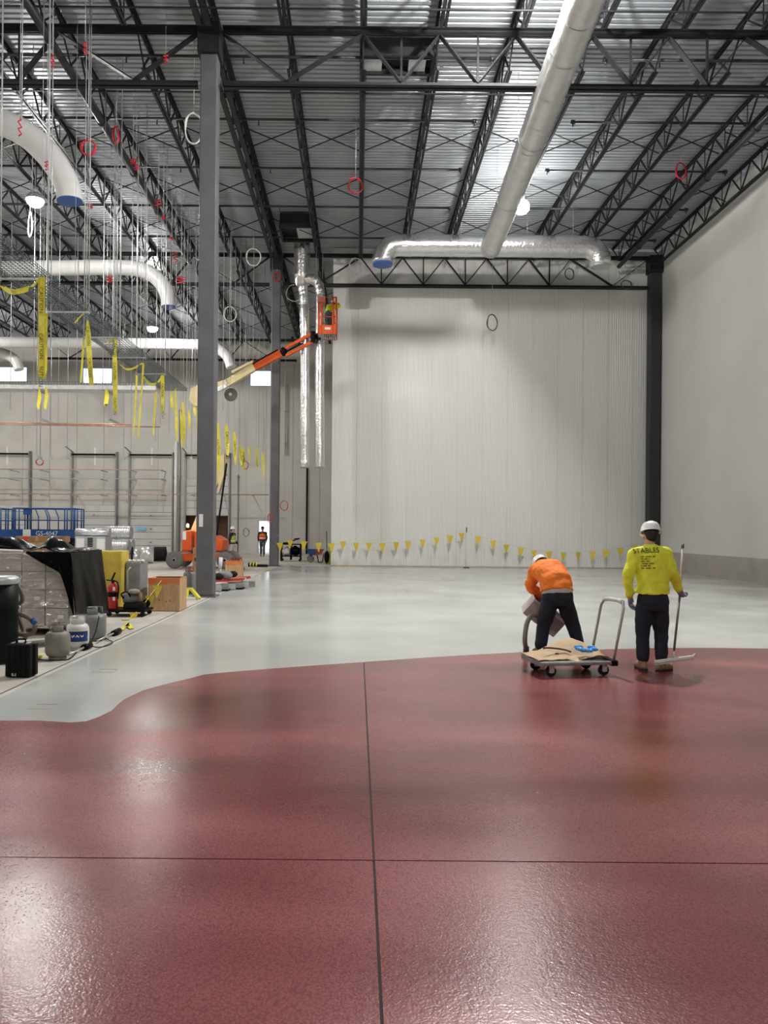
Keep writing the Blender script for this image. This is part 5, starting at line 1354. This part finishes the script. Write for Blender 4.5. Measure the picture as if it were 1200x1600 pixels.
def limb(mbd, pts, R, n=14, k=5):
    sp = smooth_path(pts, k); rr = []
    for i in range(len(sp)):
        f = i/k; j = min(int(f), len(R)-2); rr.append(R[j]+(R[j+1]-R[j])*(f-j))
    mbd.tube(sp, rr, n)
    mbd.ell(sp[0], rr[0], rr[0], rr[0], 12, 8); mbd.ell(sp[-1], rr[-1], rr[-1], rr[-1], 12, 8)
    return mbd
def hand(mbd, wrist, d, s, curl=.35, k=1.0):
    """d: towards the fingertips, s: towards the thumb"""
    d = Vector(d).normalized(); s = Vector(s); s = (s-d*s.dot(d)).normalized(); nrm = d.cross(s)
    W = Vector(wrist); Mx = Matrix((s, nrm, d)).transposed()
    mbd.ell(W+d*.052*k, .044*k, .019*k, .060*k, 14, 8, Mx); mbd.ell(W+d*.005, .030*k, .024*k, .035*k, 12, 8, Mx)
    for off, L, c in ((.031,.072,.9),(.0105,.082,1.0),(-.0105,.077,1.05),(-.031,.060,1.15)):
        p = W+d*.085*k+s*off*k; a = 0; pts = [p-d*.02*k, p]
        for seg in (.44, .32, .24):
            a += curl*c; p = p+(d*math.cos(a)+nrm*math.sin(a))*(L*seg*k*1.05); pts.append(p)
        mbd.tube(pts, [.0105*k,.0105*k,.0098*k,.009*k,.0075*k], 8); mbd.ell(pts[-1], .0075*k, .0075*k, .0075*k, 8, 6)
    p = W+d*.03*k+s*.034*k; pts = [W+d*.018*k+s*.015*k, p]; a = .55
    for seg in (.034, .030):
        p = p+(d*math.cos(a)+s*math.sin(a)*.8+nrm*.35*curl)*seg*k; pts.append(p); a -= .25
    mbd.tube(pts, [.014*k,.0125*k,.011*k,.009*k], 8); mbd.ell(pts[-1], .009*k, .009*k, .009*k, 8, 6)
    return mbd
def head_shape(mbd, c, Mx):
    c = Vector(c)
    mbd.ell(c+Mx@Vector((0,-.005,.02)), .076, .093, .095, 18, 12, Mx); mbd.ell(c+Mx@Vector((0,.035,-.055)), .055, .058, .065, 16, 10, Mx)
    mbd.ell(c+Mx@Vector((0,.100,-.018)), .014, .020, .026, 10, 8, Mx)                    # nose
    for s in (-1, 1):
        mbd.ell(c+Mx@Vector((s*.080,0,-.015)), .011, .020, .034, 10, 8, Mx)              # ears
        mbd.ell(c+Mx@Vector((s*.033,.078,.012)), .022, .014, .010, 10, 6, Mx)            # brow
    mbd.ell(c+Mx@Vector((0,.086,-.066)), .025, .012, .011, 10, 6, Mx)                    # lips
def hard_hat(t, c, Mx, m='hat'):
    c = Vector(c); b = MB()
    prof = [(.001,.128),(.045,.122),(.085,.102),(.108,.07),(.118,.035),(.121,.0),(.126,-.012),(.130,-.016),(.118,-.014),(.108,0),(.09,.05)]
    n = 26; rings = []
    for r, z in prof:
        rings.append([c+Mx@Vector((r*math.cos(2*PI*i/n)*.92, r*math.sin(2*PI*i/n)*1.08, z+.03)) for i in range(n)])
    b.loft(rings, cap=False); o = b.build('hard_hat', M[m], t, True)
    v = MB().prism([(-.075,.10),(-.05,.155),(0,.172),(.05,.155),(.075,.10)], .0, .007, 'xy'); v.v = [c+Mx@(p+Vector((0,0,.012))) for p in v.v]; v.build('visor', M[m], o, True)
    rd = MB().tube([c+Mx@Vector((0, 1.08*.112*math.cos(a), .03+.125*math.sin(a))) for a in [PI*.12+PI*.76*i/12 for i in range(13)]], .009, 8); rd.build('ridge', M[m], o, True)
    return o
def boots(t, ankle, toe, m='boot'):
    a = Vector(ankle); d = Vector(toe).normalized(); s = Vector((d.y, -d.x, 0)); b = MB()
    Mx = Matrix((s, d, Vector((0,0,1)))).transposed()
    b.ell(Vector((a.x, a.y, .11))+d*.0, .052, .060, .09, 14, 10, Mx); b.ell(Vector((a.x, a.y, .055))+d*.07, .050, .115, .055, 14, 10, Mx); b.ell(Vector((a.x, a.y, .045))+d*.135, .049, .070, .045, 14, 10, Mx)
    b.ell(Vector((a.x, a.y, .05))-d*.02, .046, .055, .05, 14, 10, Mx)
    b.cyl((a.x, a.y, .10), (a.x, a.y, .19), .055, .058, 14)
    o = blob(b, 'boot', M[m], t, .008, 3)
    sl = MB(); poly = [(.045*math.cos(x)+0, .155*math.sin(x)) for x in [2*PI*i/18 for i in range(18)]]
    sl.prism([(x*1.12, y) for x, y in poly], 0, .024, 'xy'); sl.v = [Vector((a.x, a.y, 0))+d*.055+Mx@p for p in sl.v]
    sl.build('sole', M['sole'], o, True)
def person(loc, rotz, label, J, top='hivis', low='navy', glove='glove', hat='hat', vest=None, scale=1.0, hair='hair', group=None, bootm='boot', head_tilt=(0,0,0), girth=1.0, hem=None, sleeves=True, curl=(.35,.35)):
    t = thing('person', label, 'person', loc, rotz, group); t.scale = (scale,)*3
    V = Vector; lat = V(J.get('lat', (1,0,0)))
    pel, wai, che, sho, nk, hd = [V(J[k]) for k in ('pelvis','waist','chest','shoulders','neck','head')]
    sL, eL, wL, sR, eR, wR = [V(J[k]) for k in ('sL','eL','wL','sR','eR','wR')]
    hL, kL, aL, hR, kR, aR = [V(J[k]) for k in ('hL','kL','aL','hR','kR','aR')]
    Hm = Euler(head_tilt).to_matrix()
    g = girth
    # continuous body
    b = MB(); spine(b, [(pel-V((0,0,.05)), .14, .10), (wai, .13, .095), (che, .15, .10), (sho, .13, .085), (nk, .058, .058), ((nk+hd)/2, .055, .055), (hd-Hm@V((0,0,.05)), .05, .05)], lat)
    for (p, q, r) in ((sL, eL, wL), (sR, eR, wR)): limb(b, [p, q, r], [.055, .042, .030])
    for (p, q, r) in ((hL, kL, aL), (hR, kR, aR)): limb(b, [p, q, r], [.08, .055, .042])
    head_shape(b, hd, Hm)
    dl = (wL-eL).normalized(); dr = (wR-eR).normalized()
    hand(b, wL, dl, J.get('tL', (1,.3,0)), curl[0], .95); hand(b, wR, dr, J.get('tR', (-1,.3,0)), curl[1], .95)
    bo = blob(b, 'body', M['skin'], t, .010, 2)
    for s in (-1, 1):
        e = MB().ell(hd+Hm@V((s*.032,.088,.0)), .011, .007, .007, 10, 6, Hm); e.build('eye', M['hair'], bo, True)
    # hair
    h = MB().ell(hd+Hm@V((0,-.022,.028)), .086, .092, .098, 18, 12, Hm).ell(hd+Hm@V((0,-.045,-.035)), .070, .055, .05, 14, 10, Hm); blob(h, 'hair', M[hair], t, .01, 2)
    if hat: hard_hat(t, hd+Hm@V((0,-.005,.035)), Hm, hat)
    # shirt
    hm = V(J['hem']) if 'hem' in J else pel+V((0,0,-.02))
    s = MB(); spine(s, [(hm, .195*g, .140*g), (wai, .185*g, .130*g), (che, .205*g, .138*g), (sho+(che-sho)*.25, .205*g, .125*g), (sho, .165*g, .095*g), (nk, .070, .066)], lat)
    for (p, q, r) in ((sL, eL, wL), (sR, eR, wR)):
        r2 = r+(q-r)*.06; limb(s, [p, (p+q)/2, q, r2], [.080*g, .074*g, .064*g, .050*g]); s.ell(p, .085*g, .085*g, .085*g, 14, 10)
        s.tube([sho+(p-sho)*.2, p], [.085*g, .083*g], 14)
    so = blob(s, 'shirt', M[top], t, .011, 5, .034)
    # trousers
    q_ = MB(); spine(q_, [(pel+V((0,0,-.13)), .165*g, .125*g), (pel+V((0,0,-.03)), .185*g, .135*g), (pel+V((0,0,.07)), .170*g, .122*g)], lat)
    for (p, k, a) in ((hL, kL, aL), (hR, kR, aR)):
        a2 = a+V((0,0,.07)); limb(q_, [p, (p+k)/2, k, (k+a2)/2, a2], [.100*g, .096*g, .080*g, .074*g, .072*g])
    blob(q_, 'trousers', M[low], t, .011, 4, .020)
    for (a, td) in ((aL, J.get('toeL', (0,1,0))), (aR, J.get('toeR', (0,1,0)))): boots(t, V((a.x, a.y, 0)), td, bootm)
    if glove:
        for (w_, d_, th, cu) in ((wL, dl, J.get('tL', (1,.3,0)), curl[0]), (wR, dr, J.get('tR', (-1,.3,0)), curl[1])):
            gm = MB(); hand(gm, w_, d_, th, cu, 1.22); gm.cyl(w_-d_*.05, w_+d_*.01, .042, .040, 12); blob(gm, 'glove', M[glove], t, .0055, 1)
    if vest:
        v = MB(); spine(v, [(wai-V((0,0,.08)), .205*g, .150*g), (wai, .203*g, .147*g), (che, .222*g, .152*g), (sho, .150*g, .105*g)], lat); vo = blob(v, 'vest', M[vest], t, .014, 3)
        spine(MB(), [(wai, .2, .15), (wai+V((0,0,.05)), .2, .15)], lat)
        st = MB(); spine(st, [(wai-V((0,0,.02)), .214*g, .158*g), (wai+V((0,0,.04)), .216*g, .160*g)], lat); st.build('reflective_band', M['white'], vo, True)
    return t, so
def px_local(px, py, cx, by, sc): return ((px-cx)/sc, (by-py)/sc)

# ---- worker in the yellow shirt
W2Y = 9.4; sc = FPX/W2Y
def w2(px, py, y=0):
    p = P(px, py, W2Y+y); o = P(1018, 1048, W2Y); return (p.x-o.x, y, p.z)
o2 = P(1018, 1048, W2Y)
J = dict(pelvis=w2(1020, 938), hem=w2(1020, 929), waist=w2(1020, 912), chest=w2(1018, 880, .02), shoulders=w2(1015, 862, .02), neck=w2(1015, 851, .03), head=w2(1016, 839, .06),
         sL=w2(992, 868, .01), eL=w2(981.5, 902, -.03), wL=w2(984, 932, .05), sR=w2(1039, 867, .01), eR=w2(1051, 896, -.03), wR=w2(1061, 921, .06),
         hL=w2(1007, 950), kL=w2(1004, 990, .03), aL=w2(1004.5, 1036, .0), hR=w2(1031, 950), kR=w2(1033, 990, .02), aR=w2(1033, 1036, -.06),
         toeL=(-.08, 1, 0), toeR=(.85, .5, 0), tL=(.6, .7, 0), tR=(-.5, .8, .2))
yel, sh2 = person((o2.x, W2Y, 0.007), 0, 'person in a yellow long-sleeved shirt and white hard hat holding a long pole', J, head_tilt=(-.30, .16, .18), girth=1.06, curl=(.35, .8))
# shirt print, wrapped onto the back
M['print'] = mat('black_shirt_print', (.03,.04,.015), .7)
def decal(body, me, x, z, rz=0, name='shirt_print'):
    o = bpy.data.objects.new(name, me.copy()); COL.objects.link(o); o.parent = body
    o.data.materials.clear(); o.data.materials.append(M['print'])
    R = Matrix.Rotation(rz, 4, 'Y') @ Matrix.Rotation(PI/2, 4, 'X')
    for v in o.data.vertices: v.co = (R @ v.co)+Vector((x, -.6, z))
    s = o.modifiers.new('wrap', 'SHRINKWRAP'); s.target = body; s.wrap_method = 'PROJECT'; s.use_project_x = False; s.use_project_y = True; s.use_project_z = False
    s.use_positive_direction = True; s.use_negative_direction = False; s.offset = .010; s.wrap_mode = 'OUTSIDE_SURFACE'
    return o
x_, z_ = w2(1006, 861)[0], w2(1006, 861)[2]
tm = text_mesh('STABLES', .085); decal(sh2, tm, x_, z_, -.06)
lines = MB()
for i in range(6):
    wd = [.16,.085,.10,.14,.10,.15][i]; n = 10
    for k in range(n):
        if (k*7+i*3) % 5 == 4: continue
        a = -.08+wd*k/n; z = -.075-i*.028+.0; lines.add([(a, z, 0), (a+wd/n*.8, z, 0), (a+wd/n*.8, z+.011, 0), (a, z+.011, 0)], [(0,1,2,3)])
decal(sh2, lines.mesh('lines', False), x_+.01, z_, -.04, 'small_print')
# squeegee pole in his right hand
yp = W2Y+.10
a, b, c = P(1066.5, 857, yp+.12), P(1062.5, 927, yp), P(1053, 1018, yp-.30)
t = thing('floor_squeegee', 'long-handled white squeegee held by the person in yellow', 'squeegee', c)
MB().cyl(c+(b-c)*.02, b, .014, n=10).build('pole', M['hose'], t); MB().cyl(b, a, .013, n=10).build('upper_pole', mat('pinkish_pole', (.50,.42,.40), .5), t)
MB().cyl(a, a+(a-b).normalized()*.06, .018, n=10).build('end_grip', M['hose'], t)
l, r = P(1023, 1034, yp-.33), P(1084, 1026, yp-.26)
MB().bar(l, r, .032, .035).build('head', M['hat'], t, bevel=.006); MB().bar(l-Vector((0,0,.025)), r-Vector((0,0,.025)), .010, .03).build('blade', mat('clear_grey_blade', (.6,.58,.57), .3), t)
MB().bar(r, r+Vector((.03,0,.03)), .03, .035).build('head_tip', mat('pink_smear', (.7,.45,.45), .4), t)
MB().tube([c, c-Vector((0,0,.06)), (l+r)/2+Vector((0,0,.02))], .012, 8).bar(c-Vector((0,0,.03)), l+(r-l)*.42, .016, .016).bar(c-Vector((0,0,.03)), l+(r-l)*.62, .016, .016).build('bracket', M['galv'], t)

# ---- worker in orange, bent over
W1Y = 10.4
o1 = P(870, 1026, W1Y)
def w1(px, py, y=0):
    p = P(px, py, W1Y+y); return (p.x-o1.x, y, p.z)
J = dict(lat=(1,0,.05), pelvis=w1(871, 932), hem=w1(870, 925, .0), waist=w1(868, 907, .06), chest=w1(858, 893, .26), shoulders=w1(852, 887, .42), neck=w1(848, 884, .52), head=w1(847, 886, .62),
         sL=w1(836, 893, .40), eL=w1(829, 917, .42), wL=w1(852, 935, .50), sR=w1(876, 895, .42), eR=w1(886, 925, .50), wR=w1(868, 945, .55),
         hL=w1(858, 945), kL=w1(850, 977, .05), aL=w1(845, 1015, .0), hR=w1(884, 945), kR=w1(895, 976, .07), aR=w1(903, 1012, .0), toeL=(-.25, 1, 0), toeR=(.3, 1, 0))
org, _ = person((o1.x, W1Y, 0.004), 0, 'person in an orange sweatshirt and white hard hat bending over a plastic tub', J, top='hiorange', glove='glove', head_tilt=(-1.0, 0, .25), girth=1.17)
u = MB(); spine(u, [(Vector(w1(870.5, 929.5)), .205, .15), (Vector(w1(870, 918, .02)), .212, .155)], (1,0,.05)); blob(u, 'undershirt', M['greyknit'], org, .012, 3, .015)
# tub and hose
c = P(849, 961, 10.82); M['tubm'] = mat('cloudy_plastic_tub', (.42,.36,.36), .35, noise=.12, nscale=6)
t = thing('plastic_tub', 'cloudy plastic tub tipped up by the person in orange', 'tub', c)
Mx = Matrix.Rotation(math.radians(38), 3, 'Y') @ Matrix.Rotation(.25, 3, 'X')
wall = MB()
for (d, cc) in (((.54,.015,.26),(0,-.15,0)), ((.54,.015,.26),(0,.15,0)), ((.015,.3,.26),(-.262,0,0)), ((.015,.3,.26),(.262,0,0)), ((.54,.3,.015),(0,0,-.125))):
    wall.cbox(c+Mx@Vector(cc), d, Mx)
wall.build('shell', M['tubm'], t)
rim = MB()
for (d, cc) in (((.58,.025,.02),(0,-.16,.125)), ((.58,.025,.02),(0,.16,.125)), ((.025,.33,.02),(-.278,0,.125)), ((.025,.33,.02),(.278,0,.125))): rim.cbox(c+Mx@Vector(cc), d, Mx)
rim.build('rim', M['tankwhite'], t)
M['hosegrey'] = mat('grey_ribbed_hose', (.22,.215,.19), .5)
t = thing('suction_hose', 'grey suction hose curving from the floor beside the orange worker', 'hose', F(822, 1022))
hp = smooth_path([P(838,962,10.55), P(830,962,10.5), P(823,975,10.45), P(820,1000,10.42), F(822,1021)+Vector((0,0,.06))], 8)
MB().tube(hp, [.032+(.003 if i % 2 else 0) for i in range(len(hp))], 12).build('hose', M['hosegrey'], t)
MB().cyl(F(822,1021)+Vector((0,0,.10)), F(822,1021)+Vector((0,0,.007)), .042, n=12).build('nozzle', mat('dark_red_cuff', (.07,.03,.03), .6), t)

# ---- platform cart
CX, CY, CA = 2.56, 9.20, math.radians(10)
t = thing('platform_cart', 'grey folding platform cart with a bent tube handle on the red floor', 'cart', (CX, CY, 0.007), CA)
M['cartgrey'] = mat('weathered_grey_plastic', (.22,.21,.20), .55, noise=.25, nscale=7)
L_ = lambda b, n, m, par=None, **k: b.build(n, M[m] if isinstance(m, str) else m, par or t, True, **k)
L_(MB().box(-.46, .40, -.30, .30, .135, .175), 'deck', 'cartgrey', bevel=.012)
for y in (-.2, 0, .2): L_(MB().box(-.44, .30, y-.07, y+.07, .175, .182), 'tread', 'galv_dull', bevel=.003)
L_(MB().box(.38, .46, -.31, .31, .12, .185), 'end_rail', 'black', bevel=.008); L_(MB().box(-.49, -.44, -.31, .31, .125, .18), 'end_rail', 'cartgrey', bevel=.008)
for (x, y) in ((-.34,-.22),(-.34,.22),(.32,-.22),(.32,.22)):
    cs = L_(MB().cyl((x, y-.018, .062), (x, y+.018, .062), .062, n=18), 'caster', 'rubber')
    L_(MB().box(x-.03, x+.03, y-.035, y-.022, .05, .135).box(x-.03, x+.03, y+.022, y+.035, .05, .135).cyl((x, y-.03, .062), (x, y+.03, .062), .02, n=10), 'fork', 'galv_dull', cs)
hp = [(.42,-.27,.17)]+[(.42+.13*u, -.27, .17+.66*u) for u in (.5, .93)]+[(.555,-.235,.84),(.565,-.19,.865)]+[(.565,.19,.865),(.555,.235,.84)]+[(.42+.13*u, .27, .17+.66*u) for u in (.93, .5)]+[(.42,.27,.17)]
L_(MB().tube(hp, .016, 12), 'handle', mat('dull_tube_steel', (.40,.39,.37), .4, .5))
L_(MB().tube([(.562,-.21,.855),(.568,-.1,.868),(.568,.1,.868),(.562,.21,.855)], .026, 12), 'grip_wrap', 'tankwhite')
# paper, gloves, cord on the cart (world space)
def cw(x, y, z): return Vector((CX+x*math.cos(CA)-y*math.sin(CA), CY+x*math.sin(CA)+y*math.cos(CA), z+.007))
pm = MB(); v = []; n1, n2 = 20, 16
for i in range(n1+1):
    for j in range(n2+1):
        u, w_ = i/n1, j/n2; x = -.50+.90*u; y = -.24+.55*w_
        z = .19+.05*max(0, u-.25)*(1+math.sin(w_*7+u*4))*.6+.27*max(0, w_-.40)*math.exp(-((u-.70)/.34)**2)+.012*abs(math.sin(u*17+w_*5))
        if w_ < .12: z += .03*math.sin(u*9)*(u > .4)
        v.append(cw(x, y, z))
pm.add(v, [(i*(n2+1)+j, (i+1)*(n2+1)+j, (i+1)*(n2+1)+j+1, i*(n2+1)+j+1) for i in range(n1) for j in range(n2)], True)
o = pm.build('paper_sheet', mat('tan_kraft_paper', (.50,.35,.21), .7, noise=.06, nscale=6)); o.modifiers.new('s', 'SOLIDIFY').thickness = .002
tag(o, 'crumpled tan kraft paper spread over the platform cart', 'paper')
bg = MB(); bc = cw(.16, -.10, .27)
for k in range(11): bg.ell(bc+Vector((.09*math.sin(k*2.4), .05*math.cos(k*1.7), .014*(k % 4))), .055, .026, .024, 10, 6, Matrix.Rotation(k*.9, 3, 'Z'))
tag(bg.build('rubber_gloves', mat('bright_blue_glove', (.05,.30,.70), .5)), 'bright blue rubber gloves heaped on the kraft paper', 'gloves')
tag(MB().tube([cw(-.16+.17*math.cos(a), .0+.08*math.sin(a), .245+.05*math.sin(a*.5)) for a in [PI*i/14 for i in range(15)]], .011, 8).tube([cw(-.20+.04*k, -.03, .235) for k in range(2)], .009, 6).build('brown_cord', mat('dark_brown_cord', (.05,.02,.012), .6)), 'dark brown cord looped on the kraft paper', 'cord')

# ---- far workers
def stand(h=1.75, step=0.0, arms=0.0):
    k = h/1.75
    q = lambda x, y, z: (x*k, y*k, z*k)
    return dict(pelvis=q(0,0,.95), waist=q(0,0,1.08), chest=q(0,.01,1.28), shoulders=q(0,0,1.42), neck=q(0,.01,1.50), head=q(0,.03,1.625),
        sL=q(-.19,0,1.40), eL=q(-.25,-.03,1.14), wL=q(-.24,.07+arms,.93), sR=q(.19,0,1.40), eR=q(.25,-.03,1.14), wR=q(.24,.07-arms,.93),
        hL=q(-.10,0,.90), kL=q(-.10,.04+step,.49), aL=q(-.10,step,.10), hR=q(.10,0,.90), kR=q(.10,.04-step,.49), aR=q(.10,-step,.10))
M['vest_o'] = mat('hi_vis_orange_vest', (.85,.13,.03), .7); M['vest_y'] = mat('hi_vis_yellow_vest', (.50,.48,.10), .7)
p = P(410, 866, 47.0)
person((p.x, 47.0, -.006), PI, 'person in an orange vest walking in through the lit doorway', stand(1.78, .12, .06), top='jacket', low='jeans', glove=None, hat='jacket', vest='vest_o')
p = P(363, 866, 38.0)
person((p.x, 38.0, -.006), -1.9, 'person in a black jacket and yellow vest beside the brown dock opening', stand(1.74, .05, .1), top='jacket', low='greyknit', glove=None, hat='hat', vest='vest_y')
# worker in the basket
zfl = zf+.04
J = stand(1.72)
J.update(waist=(0,.05,1.05), chest=(.02,.22,1.20), shoulders=(.03,.33,1.30), neck=(.04,.40,1.35), head=(.05,.48,1.42), sL=(-.16,.33,1.28), eL=(-.24,.5,1.30), wL=(-.20,.66,1.42), sR=(.22,.33,1.28), eR=(.30,.52,1.32), wR=(.22,.68,1.45))
person(((bx0+bx1)/2+.05, YB_+.40, zfl), -.3, 'person in a yellow shirt working from the raised orange basket', J, top='hivis', low='jeans', glove=None, hat='hat')
